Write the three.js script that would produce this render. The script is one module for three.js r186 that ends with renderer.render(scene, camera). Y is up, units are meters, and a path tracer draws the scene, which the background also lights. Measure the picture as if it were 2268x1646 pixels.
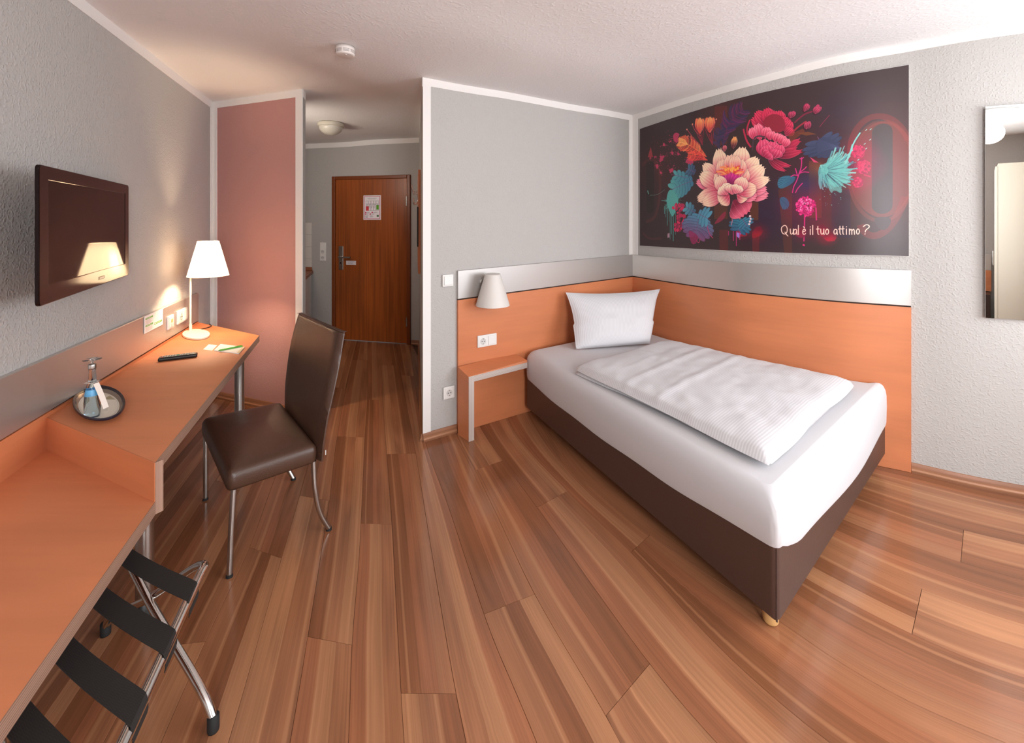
import * as THREE from 'three';
import { mergeGeometries, toCreasedNormals, mergeVertices } from 'three/addons/utils/BufferGeometryUtils.js';
import { RoundedBoxGeometry } from 'three/addons/geometries/RoundedBoxGeometry.js';
import { RectAreaLightUniformsLib } from 'three/addons/lights/RectAreaLightUniformsLib.js';

// ---------------------------------------------------------------- camera, sky, daylight, exposure
const scene = new THREE.Scene();
const camera = new THREE.PerspectiveCamera(2 * Math.atan(1.156) * 180 / Math.PI, 2268 / 2312, 0.05, 60);
camera.position.set(0, 1.47, 0);                       // eye height, looking along -z, lens shifted downwards
camera.setViewOffset(2268, 2312, 0, 666, 2268, 1646);
const renderer = new THREE.WebGLRenderer({ antialias: true });
renderer.toneMapping = THREE.LinearToneMapping;
renderer.toneMappingExposure = 1.17;
renderer.shadowMap.enabled = true;
RectAreaLightUniformsLib.init();
scene.background = new THREE.Color(0.80, 0.88, 1.0);    // even overcast sky outside the window
scene.backgroundIntensity = 2.0;
function daylight(x, y, z, tx, ty, tz, w, h, strength) {     // soft daylight standing in a window opening
  const l = new THREE.RectAreaLight(new THREE.Color(0.93, 0.965, 1.0), strength, w, h);
  l.position.set(x, y, z); l.lookAt(tx, ty, tz); scene.add(l);
}
daylight(3.155, 1.54, -0.63, 0.155, 1.54, -0.868, 2.7, 1.3, 5.6);      // wide window on the right
daylight(1.2, 1.6, 2.13, 1.2, 1.6, -1, 0.86, 1.2, 31);            // narrow window behind the camera

// ---------------------------------------------------------------- small helpers
let seed = 7;
const rnd = () => { seed = (seed * 1664525 + 1013904223) >>> 0; return seed / 4294967296; };
const lerp = (a, b, t) => a + (b - a) * t;
const clamp = (v, a = 0, b = 1) => Math.min(b, Math.max(a, v));
const smooth = (a, b, v) => { const t = clamp((v - a) / (b - a)); return t * t * (3 - 2 * t); };
const hash = (x, y, s = 0) => { let h = (Math.imul(x | 0, 374761393) + Math.imul(y | 0, 668265263) + Math.imul(s | 0, 974634777)) | 0; h = Math.imul(h ^ (h >>> 13), 1274126177); return ((h ^ (h >>> 16)) >>> 0) / 4294967296; };
function vnoise(x, y, px, py, s = 0) {                  // value noise that repeats every px, py cells
  const ix = Math.floor(x), iy = Math.floor(y), fx = x - ix, fy = y - iy, u = fx * fx * (3 - 2 * fx), v = fy * fy * (3 - 2 * fy);
  const m = (a, n) => ((a % n) + n) % n, h = (a, b) => hash(m(a, px), m(b, py), s);
  return lerp(lerp(h(ix, iy), h(ix + 1, iy), u), lerp(h(ix, iy + 1), h(ix + 1, iy + 1), u), v);
}
function fbm(u, v, fx, fy, s, oct = 3) { let a = 0, w = 1, t = 0; for (let i = 0; i < oct; i++) { a += w * vnoise(u * fx, v * fy, fx, fy, s + i * 17); t += w; w *= 0.5; fx *= 2; fy *= 2; } return a / t; }
function tex(w, h, fn, srgb = true) {                   // computed texture, fn(u, v) -> [r, g, b] 0..255
  const d = new Uint8Array(w * h * 4);
  for (let j = 0; j < h; j++) for (let i = 0; i < w; i++) { const c = fn((i + 0.5) / w, (j + 0.5) / h), k = (j * w + i) * 4; d[k] = clamp(c[0], 0, 255); d[k + 1] = clamp(c[1], 0, 255); d[k + 2] = clamp(c[2], 0, 255); d[k + 3] = 255; }
  const t = new THREE.DataTexture(d, w, h); t.wrapS = t.wrapT = THREE.RepeatWrapping; t.magFilter = THREE.LinearFilter; t.minFilter = THREE.LinearFilter;
  if (srgb) t.colorSpace = THREE.SRGBColorSpace; t.needsUpdate = true; return t;
}
function print(w, h, draw) {                            // flat print drawn on a canvas
  const c = document.createElement('canvas'); c.width = w; c.height = h; draw(c.getContext('2d'), w, h);
  const t = new THREE.CanvasTexture(c); t.colorSpace = THREE.SRGBColorSpace; t.magFilter = THREE.LinearFilter; return t;
}
const std = (color, roughness = 0.6, extra = {}) => new THREE.MeshStandardMaterial({ color, roughness, ...extra });
const taken = {};
function numbered(n) { const k = taken[n] = (taken[n] ?? -1) + 1; return k ? n + '_' + String(k).padStart(3, '0') : n; }
function mesh(name, geo, mat, parent = scene) {
  const m = new THREE.Mesh(geo, mat); m.castShadow = m.receiveShadow = true;
  m.name = parent === scene ? numbered(name) : name; parent.add(m); return m;
}
function tag(o, label, category, group, kind) { Object.assign(o.userData, { label, category }); if (group) o.userData.group = group; if (kind) o.userData.kind = kind; return o; }
function thing(name, label, category, pos = [0, 0, 0], dir = null, group, kind) {   // a Group at the thing's base; dir = its own x axis in plan
  const g = new THREE.Group(); g.name = numbered(name); scene.add(g); g.position.set(...pos);
  if (dir) g.rotation.y = Math.atan2(-dir[1], dir[0]);
  return tag(g, label, category, group, kind);
}
const setting = (name, geo, mat, label, category) => tag(mesh(name, geo, mat), label, category, null, 'structure');
const moved = (g, x, y, z) => (g.translate(x, y, z), g);
function merge(list) { return mergeGeometries(list.map((g) => { const q = g.index ? g.toNonIndexed() : g; for (const k of Object.keys(q.attributes)) if (!['position', 'normal', 'uv'].includes(k)) q.deleteAttribute(k); return q; })); }
const rbox = (w, h, d, r = 0.003, s = 2) => new RoundedBoxGeometry(w, h, d, s, Math.min(r, w / 2.01, h / 2.01, d / 2.01));
const tube = (pts, r, seg = 24, rad = 10, closed = false) => new THREE.TubeGeometry(new THREE.CatmullRomCurve3(pts.map((p) => new THREE.Vector3(...p)), closed, 'centripetal'), seg, r, rad, closed);
function rod(a, b, r, rad = 16) { const A = new THREE.Vector3(...a), B = new THREE.Vector3(...b), g = new THREE.CylinderGeometry(r, r, A.distanceTo(B), rad); g.applyQuaternion(new THREE.Quaternion().setFromUnitVectors(new THREE.Vector3(0, 1, 0), B.clone().sub(A).normalize())); const m = A.add(B).multiplyScalar(0.5); return moved(g, m.x, m.y, m.z); }
const lathe = (prof, seg = 40) => new THREE.LatheGeometry(prof.map((p) => new THREE.Vector2(...p)), seg);

// plan polylines: right-hand side of the walk is the room
function normals(pl) {
  return pl.map((p, i) => {
    const a = pl[Math.max(0, i - 1)], b = pl[Math.min(pl.length - 1, i + 1)];
    const n1 = i > 0 ? unit([-(p[1] - a[1]), p[0] - a[0]]) : null, n2 = i < pl.length - 1 ? unit([-(b[1] - p[1]), b[0] - p[0]]) : null;
    if (!n1) return n2; if (!n2) return n1;
    const m = unit([n1[0] + n2[0], n1[1] + n2[1]]), k = 1 / Math.max(0.4, m[0] * n1[0] + m[1] * n1[1]);
    return [m[0] * k, m[1] * k];
  });
}
function unit(v) { const l = Math.hypot(v[0], v[1]) || 1; return [v[0] / l, v[1] / l]; }
const offset = (pl, d) => { const n = normals(pl); return pl.map((p, i) => [p[0] + n[i][0] * d, p[1] + n[i][1] * d]); };
const lengths = (pl) => { const s = [0]; for (let i = 1; i < pl.length; i++) s.push(s[i - 1] + Math.hypot(pl[i][0] - pl[i - 1][0], pl[i][1] - pl[i - 1][1])); return s; };
function sweep(pl, section, crease = 0.5) {             // section(t, s) -> closed loop of [d, y] (d = distance from the line into the room)
  const n = normals(pl), s = lengths(pl), L = s[s.length - 1] || 1, pos = [], uv = [], idx = [];
  const rings = pl.map((p, i) => section(s[i] / L, s[i], i).map(([d, y]) => [p[0] + n[i][0] * d, y, p[1] + n[i][1] * d]));
  const secs = pl.map((p, i) => section(s[i] / L, s[i], i)), m = rings[0].length;
  const add = (v, a, b) => { pos.push(...v); uv.push(a, b); return pos.length / 3 - 1; };
  for (let i = 0; i < pl.length - 1; i++) for (let j = 0; j < m; j++) {
    const k = (j + 1) % m, flat = Math.abs(secs[i][j][1] - secs[i][k][1]) < 1e-6;
    const va = flat ? secs[i][j][0] : secs[i][j][1], vb = flat ? secs[i][k][0] : secs[i][k][1], vc = flat ? secs[i + 1][j][0] : secs[i + 1][j][1], vd = flat ? secs[i + 1][k][0] : secs[i + 1][k][1];
    const a = add(rings[i][j], s[i], va), b = add(rings[i][k], s[i], vb), c = add(rings[i + 1][j], s[i + 1], vc), d = add(rings[i + 1][k], s[i + 1], vd);
    idx.push(a, c, b, b, c, d);
  }
  for (const [e, flip] of [[0, 0], [pl.length - 1, 1]]) {
    const tri = THREE.ShapeUtils.triangulateShape(secs[e].map((q) => new THREE.Vector2(...q)), []);
    for (const t of tri) { const q = t.map((j) => add(rings[e][j], secs[e][j][0], secs[e][j][1])); flip ? idx.push(q[0], q[1], q[2]) : idx.push(q[0], q[2], q[1]); }
  }
  const g = new THREE.BufferGeometry(); g.setAttribute('position', new THREE.Float32BufferAttribute(pos, 3)); g.setAttribute('uv', new THREE.Float32BufferAttribute(uv, 2)); g.setIndex(idx);
  return toCreasedNormals(g, crease);
}
const num = (v, t) => typeof v === 'function' ? v(t) : Array.isArray(v) ? lerp(v[0], v[1], t) : v;
const board = (pl, d0, d1, y0, y1) => sweep(pl, (t) => [[d0, num(y0, t)], [d1, num(y0, t)], [d1, num(y1, t)], [d0, num(y1, t)]]);
const board2 = (pl, d0, d1, y0, y1, b = 0.002) => sweep(pl, (t) => { const a = num(y0, t), c = num(y1, t); return [[d0, a], [d1 - b, a], [d1, a + b], [d1, c - b], [d1 - b, c], [d0, c]]; });
function loft(rings, capA = true, capB = true, crease = 0.7) {   // closed rings of [x, y, z], seen from above clockwise or not: both sides draw
  const pos = [], uv = [], idx = [], m = rings[0].length, add = (v, a, b) => { pos.push(...v); uv.push(a, b); return pos.length / 3 - 1; };
  let h = 0;
  for (let i = 0; i < rings.length; i++) {
    if (i) h += Math.hypot(...[0, 1, 2].map((c) => rings[i][0][c] - rings[i - 1][0][c]));
    let s = 0;
    for (let j = 0; j <= m; j++) { const p = rings[i][j % m], q = rings[i][(j + 1) % m]; add(p, s, h); s += Math.hypot(p[0] - q[0], p[2] - q[2]); }
  }
  for (let i = 0; i < rings.length - 1; i++) for (let j = 0; j < m; j++) { const a = i * (m + 1) + j, b = a + 1, c = a + m + 1, d = c + 1; idx.push(a, c, b, b, c, d); }
  for (const [ring, on, flip] of [[rings[0], capA, 1], [rings[rings.length - 1], capB, 0]]) if (on) {
    const f = pos.length / 3, flatX = Math.max(...ring.map((p) => p[1])) - Math.min(...ring.map((p) => p[1])) > 0.2;
    for (const p of ring) add(p, p[0], p[2]);
    for (const t of THREE.ShapeUtils.triangulateShape(ring.map((p) => flatX ? new THREE.Vector2(p[0] + p[2], p[1]) : new THREE.Vector2(p[0], p[2])), [])) flip ? idx.push(f + t[0], f + t[1], f + t[2]) : idx.push(f + t[0], f + t[2], f + t[1]);
  }
  const g = new THREE.BufferGeometry(); g.setAttribute('position', new THREE.Float32BufferAttribute(pos, 3)); g.setAttribute('uv', new THREE.Float32BufferAttribute(uv, 2)); g.setIndex(idx);
  return toCreasedNormals(g, crease);
}
function roundPoly(pts, r, n = 5) {                     // plan polygon with rounded corners; r one number or one per corner
  const out = [];
  pts.forEach((p, i) => {
    const a = pts[(i + pts.length - 1) % pts.length], b = pts[(i + 1) % pts.length], ri = Array.isArray(r) ? r[i] : r;
    const da = Math.hypot(a[0] - p[0], a[1] - p[1]), db = Math.hypot(b[0] - p[0], b[1] - p[1]), k = Math.min(ri, da * 0.48, db * 0.48);
    if (k < 1e-4) { out.push(p); return; }
    const A = [p[0] + (a[0] - p[0]) / da * k, p[1] + (a[1] - p[1]) / da * k], B = [p[0] + (b[0] - p[0]) / db * k, p[1] + (b[1] - p[1]) / db * k];
    for (let j = 0; j <= n; j++) { const t = j / n, u = 1 - t; out.push([u * u * A[0] + 2 * u * t * p[0] + t * t * B[0], u * u * A[1] + 2 * u * t * p[1] + t * t * B[1]]); }
  });
  return out;
}
function inset(poly, d) {                               // closed polygon moved inwards by d
  const m = poly.length; let area = 0; for (let i = 0; i < m; i++) { const a = poly[i], b = poly[(i + 1) % m]; area += a[0] * b[1] - b[0] * a[1]; }
  const sg = area > 0 ? 1 : -1;
  return poly.map((p, i) => {
    const a = poly[(i + m - 1) % m], b = poly[(i + 1) % m], n1 = unit([-(p[1] - a[1]), p[0] - a[0]]), n2 = unit([-(b[1] - p[1]), b[0] - p[0]]);
    const q = unit([n1[0] + n2[0], n1[1] + n2[1]]), k = 1 / Math.max(0.5, q[0] * n1[0] + q[1] * n1[1]);
    return [p[0] + q[0] * k * d * sg, p[1] + q[1] * k * d * sg];
  });
}
const ringAt = (poly, y) => poly.map((p, i) => [p[0], typeof y === 'function' ? y(p, i) : y, p[1]]);
function slab(poly, y0, y1, b = 0.003) {                // plan polygon as a solid with softened edges; y0, y1 numbers or functions of the plan point
  const f = (y, d) => (p, i) => (typeof y === 'function' ? y(p, i) : y) + d;
  return loft([ringAt(inset(poly, b), f(y0, 0)), ringAt(poly, f(y0, b)), ringAt(poly, f(y1, -b)), ringAt(inset(poly, b), f(y1, 0))]);
}
function dense(pl, step) { const out = []; for (let i = 0; i < pl.length - 1; i++) { const L = Math.hypot(pl[i + 1][0] - pl[i][0], pl[i + 1][1] - pl[i][1]), n = Math.max(1, Math.round(L / step)); for (let j = 0; j < n; j++) out.push([lerp(pl[i][0], pl[i + 1][0], j / n), lerp(pl[i][1], pl[i + 1][1], j / n)]); } out.push(pl[pl.length - 1]); return out; }
function curve(pts, n) { const c = new THREE.CatmullRomCurve3(pts.map((p) => new THREE.Vector3(p[0], 0, p[1])), false, 'centripetal'); return c.getSpacedPoints(n).map((v) => [v.x, v.z]); }
function cut(pl, s0, s1) {                              // piece of a polyline between two lengths along it
  const s = lengths(pl), at = (q) => { let i = 1; while (i < s.length - 1 && s[i] < q) i++; const t = (q - s[i - 1]) / (s[i] - s[i - 1]); return [lerp(pl[i - 1][0], pl[i][0], t), lerp(pl[i - 1][1], pl[i][1], t)]; };
  return [at(s0), ...pl.filter((p, i) => s[i] > s0 + 1e-4 && s[i] < s1 - 1e-4), at(s1)];
}
const sAtX = (pl, x) => { const s = lengths(pl); for (let i = 1; i < pl.length; i++) if ((pl[i][0] - x) * (pl[i - 1][0] - x) <= 0) return lerp(s[i - 1], s[i], (x - pl[i - 1][0]) / (pl[i][0] - pl[i - 1][0])); return x < pl[0][0] ? 0 : s[s.length - 1]; };

// ---------------------------------------------------------------- materials
const chips = tex(1024, 1024, (u, v) => {               // woodchip wallpaper relief, 0.9 m a side
  const a = vnoise(u * 150, v * 150, 150, 150, 3), b = vnoise(u * 70, v * 70, 70, 70, 5), c = vnoise(u * 260, v * 260, 260, 260, 9);
  const h = 255 * (0.25 * b + 0.75 * Math.pow(a, 3) + 0.18 * c); return [h, h, h];
}, false);
const plaster = (rep) => { const t = chips.clone(); t.repeat.set(rep, rep); t.needsUpdate = true; return t; };
const chipA = plaster(1 / 0.9), chipB = plaster(1 / 1.3);
const M = {};
M.grey = std('#b5b1ad', 0.85, { bumpMap: chipA, bumpScale: 0.0022 });
M.pink = std('#b98984', 0.85, { bumpMap: chipA, bumpScale: 0.0008 });
M.white = std('#e9e4e0', 0.8);
M.ceiling = std('#edebea', 0.9, { bumpMap: chipB, bumpScale: 0.0012 });
function laminate(rep, base = [202, 124, 82]) {
  return tex(1024, 512, (u, v) => {
    const n = fbm(u, v, 4, 8, 31, 3), g = fbm(u, v, 8, 60, 47, 2), f = fbm(u, v, 5, 4, 71, 2), k = 1 + (n - 0.5) * 0.1 + (g - 0.5) * 0.03, w = (f - 0.5) * 10;
    return [base[0] * k + w, base[1] * k + w * 0.7, base[2] * k + w * 0.4];
  });
}
const lamTex = laminate(1); const lamWide = lamTex.clone(); lamWide.repeat.set(1 / 1.6, 1 / 0.8); lamWide.needsUpdate = true;
M.cherry = std('#ffffff', 0.52, { map: lamWide });
M.cherryDull = std('#ffffff', 0.42, { map: lamWide });
M.alu = std('#c0bbb7', 0.38, { metalness: 0.65 });
M.aluDesk = std('#cfc9c4', 0.47, { metalness: 0.85 });
M.gap = std('#2b211c', 0.8);
M.chrome = std('#d9d7d4', 0.12, { metalness: 1 });
M.steel = std('#b9b5b0', 0.3, { metalness: 1 });
M.black = std('#141312', 0.45);
M.rubber = std('#1b1a19', 0.75);
const hide = tex(256, 256, (u, v) => { const h = 255 * (0.6 * vnoise(u * 60, v * 60, 60, 60, 2) + 0.4 * vnoise(u * 120, v * 120, 120, 120, 4)); return [h, h, h]; }, false);
const hideA = hide.clone(); hideA.repeat.set(6, 6); hideA.needsUpdate = true;
M.leather = std('#4a3226', 0.36, { bumpMap: hideA, bumpScale: 0.0004 });
M.base = std('#4d372f', 0.46, { bumpMap: hideA, bumpScale: 0.0003 });
M.plastic = std('#e6e3df', 0.35);
M.plasticGrey = std('#cfccc8', 0.35);
M.sheet = std('#cdcbcd', 0.9, { side: THREE.DoubleSide });
const ply = tex(16, 64, (u, v) => { const k = (v * 7) % 1; return k < 0.3 ? [150, 128, 118] : [206, 194, 186]; });
M.ply = std('#ffffff', 0.55, { map: ply });
M.plyDesk = std('#cfb09e', 0.5, { map: ply });

// ---------------------------------------------------------------- the room: plan in metres, x to the right, -z away
const PA = [-0.533, 2.2], PB = [-2.513, -3.786], PC = [-1.582, -3.41], PC2 = [-1.612, -3.52], PD = [-2.56, -3.90], PD2 = [-3.22, -5.848], PE = [-1.10, -5.36], PF = [-0.596, -3.012], PG = [1.118, -4.188];
const PK = [3.3, -2.2], PM = [2.95, 2.2];
const pictureWall = curve([PG, [1.315, -3.765], [1.495, -3.43], [1.649, -3.195], [2.03, -2.84], [2.342, -2.655], [2.517, -2.535], [2.742, -2.418], PK], 60);
const heights = [[-2.513, -3.786, 2.469], [-1.582, -3.41, 2.469], [-2.62, -5.71, 2.446], [-1.1, -5.36, 2.462], [-0.596, -3.012, 2.429], [1.118, -4.188, 2.452], [0.234, -3.56, 2.441], [1.495, -3.43, 2.458], [1.649, -3.195, 2.462], [2.03, -2.84, 2.502], [2.342, -2.655, 2.522], [2.742, -2.418, 2.527], [3.3, -2.2, 2.53], [-1.936, -2.04, 2.470], [-1.3, 0, 2.47], [-0.533, 2.2, 2.48], [2.95, 2.2, 2.53], [1, 0, 2.5], [-3.2, -5.85, 2.45]];
function ceilH(x, z) { let a = 0, b = 0; for (const [px, pz, h] of heights) { const d = (x - px) ** 2 + (z - pz) ** 2, w = Math.exp(-d / 0.16) + 0.002 / (d + 0.4); a += w * h; b += w; } return a / b; }
const topOf = (pl, dy = 0) => pl.map((p) => ceilH(...p) + dy);
function wallGeo(pl, t = 0.14) { const h = topOf(pl, 0.03); return sweep(pl, (q, s, i) => [[-t, -0.03], [0, -0.03], [0, h[i]], [-t, h[i]]], 0.3); }
const lineAB = dense([PA, PB], 0.25), lineBC = dense([PB, PC], 0.2), lineFG = dense([PF, PG], 0.2), lineD = dense([PD2, PE], 0.3), lineEF = dense([PE, PF], 0.3);
setting('wall_left', wallGeo(lineAB), M.grey, 'grey textured wall carrying the television', 'wall');
{
  const h = topOf([PB, PC, PC2, PD], 0.03), poly = [PB, PC, PC2, PD];
  setting('wall_pink', slab(poly, -0.03, (p, i) => h[i % 4], 0.0005), M.pink, 'dusty pink short wall beside the hallway', 'wall');
  setting('wall_stub', board([PC, PC2], -0.002, 0.002, 0, ceilH(...PC) + 0.02), M.grey, 'narrow grey end face of the pink wall', 'wall');
}
setting('wall_niche', wallGeo(dense([PD, PD2], 0.4)), M.grey, 'grey side wall of the hallway kitchen niche', 'wall');
setting('wall_door', wallGeo(lineD), M.grey, 'grey wall around the entrance door', 'wall');
const back2 = (p, d, k) => [p[0] + d[0] * k, p[1] + d[1] * k], fgD = unit([PG[0] - PF[0], PG[1] - PF[1]]), efD = unit([PF[0] - PE[0], PF[1] - PE[1]]);
const plug = (poly) => slab(poly, -0.03, (p) => ceilH(...p) + 0.03, 0.0004);
setting('wall_hall', plug([PE, PF, back2(back2(PF, fgD, 0.14), [fgD[1], -fgD[0]], 0.012), [PE[0] + 0.2, PE[1] - 0.05]]), M.grey, 'grey hallway wall with the coat board', 'wall');
setting('wall_bed', plug([PF, ...dense([PF, PG], 0.3).slice(1), [PG[0] + 0.1, PG[1] - 0.16], back2(back2(PF, efD, -0.18), fgD, 0.012)]), M.grey, 'light grey wall above the bed head', 'wall');
setting('wall_picture', wallGeo(pictureWall), M.grey, 'bowed grey textured wall with the flower picture', 'wall');
const clearPane = new THREE.MeshPhysicalMaterial({ color: '#ffffff', transmission: 1, roughness: 0, thickness: 0 });
let windowNo = 0;
function windowWall(name, wl, w0, w1, ys, yh, label, winLabel, bars) {
  const L = lengths(wl)[1], h = 2.56, pcs = [[0, L, -0.03, ys], [0, L, yh, h], [0, w0, ys, yh], [w1, L, ys, yh]], W = w1 - w0;
  setting(name, merge(pcs.map(([a, b, y0, y1]) => board(cut(wl, a, b), -0.2, 0, y0, y1))), M.grey, label, 'wall');
  const wo = cut(wl, w0, w1), g = new THREE.Group(); g.name = 'window_' + (++windowNo); scene.add(g); tag(g, winLabel, 'window', null, 'structure');
  for (const [a, b, y0, y1] of [[0, W, ys, ys + 0.06], [0, W, yh - 0.06, yh], [0, 0.06, ys, yh], [W - 0.06, W, ys, yh], ...bars.map((q) => [q - 0.04, q + 0.04, ys, yh])]) mesh('frame_bar', board(cut(wo, a, b), -0.16, -0.1, y0, y1), M.plastic, g);
  const e = [0.06, ...bars.flatMap((q) => [q - 0.04, q + 0.04]), W - 0.06];
  for (let i = 0; i < e.length; i += 2) mesh('pane', board(cut(wo, e[i], e[i + 1]), -0.134, -0.128, ys + 0.06, yh - 0.06), clearPane, g);
  mesh('sill', board2(cut(wo, 0.02, W - 0.02), -0.1, 0.04, ys, ys + 0.025), M.plastic, g);
}
windowWall('wall_window', [PK, PM], 0.15, 3.0, 0.82, 2.26, 'grey wall with the wide window opening', 'wide white framed window lighting the room', [1.35]);
windowWall('wall_back', [PM, PA], 1.27, 2.23, 0.95, 2.28, 'grey wall behind the camera with the narrow window', 'narrow white framed window behind the camera', []);
{ // ceiling: one gently uneven slab
  const X0 = -3.6, X1 = 3.7, Z0 = -6.1, Z1 = 2.6, n = 60, m = 70, pos = [], uv = [], idx = [];
  for (let k = 0; k < 2; k++) for (let j = 0; j <= m; j++) for (let i = 0; i <= n; i++) { const x = lerp(X0, X1, i / n), z = lerp(Z0, Z1, j / m); pos.push(x, ceilH(x, z) + k * 0.15, z); uv.push(x, z); }
  const at = (k, i, j) => k * (n + 1) * (m + 1) + j * (n + 1) + i;
  for (let k = 0; k < 2; k++) for (let j = 0; j < m; j++) for (let i = 0; i < n; i++) { const a = at(k, i, j), b = at(k, i + 1, j), c = at(k, i, j + 1), d = at(k, i + 1, j + 1); k ? idx.push(a, c, b, b, c, d) : idx.push(a, b, c, b, d, c); }
  const g = new THREE.BufferGeometry(); g.setAttribute('position', new THREE.Float32BufferAttribute(pos, 3)); g.setAttribute('uv', new THREE.Float32BufferAttribute(uv, 2)); g.setIndex(idx); g.computeVertexNormals();
  setting('ceiling', g, M.ceiling, 'white textured ceiling', 'ceiling');
}
// white painted border along the wall edges
let trimNo = 0;
const trim = (geo, label) => setting('trim_' + (++trimNo), geo, M.white, label, 'trim');
const topTrim = (pl, w, label) => { const h = topOf(pl, 0.01); trim(sweep(pl, (t, s, i) => [[0, h[i] - w], [0.004, h[i] - w], [0.004, h[i]], [0, h[i]]]), label); };
const sideTrim = (pl, label, d = 0.0042) => { const h = topOf(pl, 0.01); trim(sweep(pl, (t, s, i) => [[0, 0], [d, 0], [d, h[i]], [0, h[i]]]), label); };
const sAB = lengths(lineAB).at(-1);
topTrim(lineAB, 0.068, 'white painted band under the ceiling on the television wall');
sideTrim(cut(lineAB, sAB - 0.05, sAB), 'white painted corner band behind the desk lamp');
topTrim(lineBC, 0.066, 'white painted band above the pink wall');
sideTrim(cut(lineBC, 0, 0.06), 'white painted corner band left of the pink field');
sideTrim(cut(lineBC, 0.937, 1.004), 'white painted edge band right of the pink field');
topTrim([PC, PC2], 0.07, 'short white band on the end of the pink wall');
topTrim(lineD, 0.07, 'white painted band above the entrance door');
topTrim(lineEF, 0.07, 'white painted band high in the hallway');
topTrim(lineFG, 0.062, 'white painted band above the bed head wall');
sideTrim(cut(lineFG, 0, 0.057), 'white painted edge band beside the hallway opening');
const sFG = lengths(lineFG).at(-1);
sideTrim(cut(lineFG, sFG - 0.05, sFG), 'white painted corner band above the bed head');
topTrim(pictureWall, 0.06, 'white painted band above the flower picture');
sideTrim(cut(pictureWall, 0, 0.075), 'white painted corner band beside the flower picture');

// ---------------------------------------------------------------- floor
function plankTex(s, bands, tones, streaks, figure) {
  return tex(1024, 256, (u, v) => {
    const wob = (fbm(u, v, 3, 2, s + 1, 2) - 0.5) * 0.06, vv = v + wob;
    let k = 0; while (k < bands.length && vv > bands[k]) k++;
    const a = tones[k], fine = fbm(u, v, 6, 110, s + 3, 2) - 0.5, mid = fbm(u, v, 4, 26, s + 5, 2) - 0.5, far = fbm(u, v, 5, 5, s + 7, 2) - 0.5;
    let ring = 0; if (figure) { const q = (v - figure) * 7, w = fbm(u, v, 5, 3, s + 9, 2); ring = Math.sin((q * q * 2.2 + u * 26 + w * 7)) * Math.exp(-q * q * 1.2) * 0.05; }
    let k2 = 1 + fine * 0.12 + mid * 0.1 + far * 0.2 + ring * 0.8;
    let c = [a[0] * k2, a[1] * k2, a[2] * k2];
    for (const [at, w] of streaks) { const d = Math.abs(vv - at) / w; if (d < 1) { const t = (1 - d * d) * 0.42; c = [lerp(c[0], 196, t), lerp(c[1], 142, t), lerp(c[2], 102, t)]; } }
    return c;
  });
}
const dk = [129, 82, 55], md = [150, 100, 70], lt = [167, 116, 82], rd = [147, 94, 65];
const plankTexes = [
  plankTex(101, [0.36, 0.68], [md, dk, lt], [[0.36, 0.05]], 0),
  plankTex(203, [0.3, 0.62], [lt, md, dk], [[0.62, 0.06], [0.1, 0.03]], 0.46),
  plankTex(307, [0.42, 0.7], [dk, rd, md], [[0.7, 0.06]], 0.2),
  plankTex(409, [0.33, 0.66], [rd, lt, md], [[0.33, 0.045]], 0.82),
  plankTex(503, [0.5], [md, lt], [[0.08, 0.05], [0.5, 0.02]], 0.6),
  plankTex(607, [0.28, 0.6], [md, rd, dk], [[0.85, 0.04]], 0.45),
];
const woodRough = tex(256, 256, (u, v) => { const n = fbm(u, v, 4, 60, 77, 2), h = 255 * (0.82 + 0.3 * (n - 0.5)); return [h, h, h]; }, false);
const plankMats = plankTexes.map((map) => new THREE.MeshPhysicalMaterial({ map, roughness: 0.21, roughnessMap: woodRough, specularIntensity: 0.8 }));
const floor = new THREE.Group(); floor.name = 'floor'; scene.add(floor); tag(floor, 'brown striped laminate plank floor', 'floor', null, 'structure');
mesh('subfloor', moved(new THREE.BoxGeometry(7.6, 0.1, 9), 0.05, -0.0605, -1.8), std('#5a3a28', 0.7), floor);
const seamPts = [];
for (let k = -7; k < 0; k++) seamPts.push([[-2.33 + k * 0.166, -5.9], [-1.357 + k * 0.166, -2.584], [-1.074 + k * 0.166, -1.584], [-0.6 + k * 0.166, 0.1], [0.03 + k * 0.166, 2.3]]);
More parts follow.
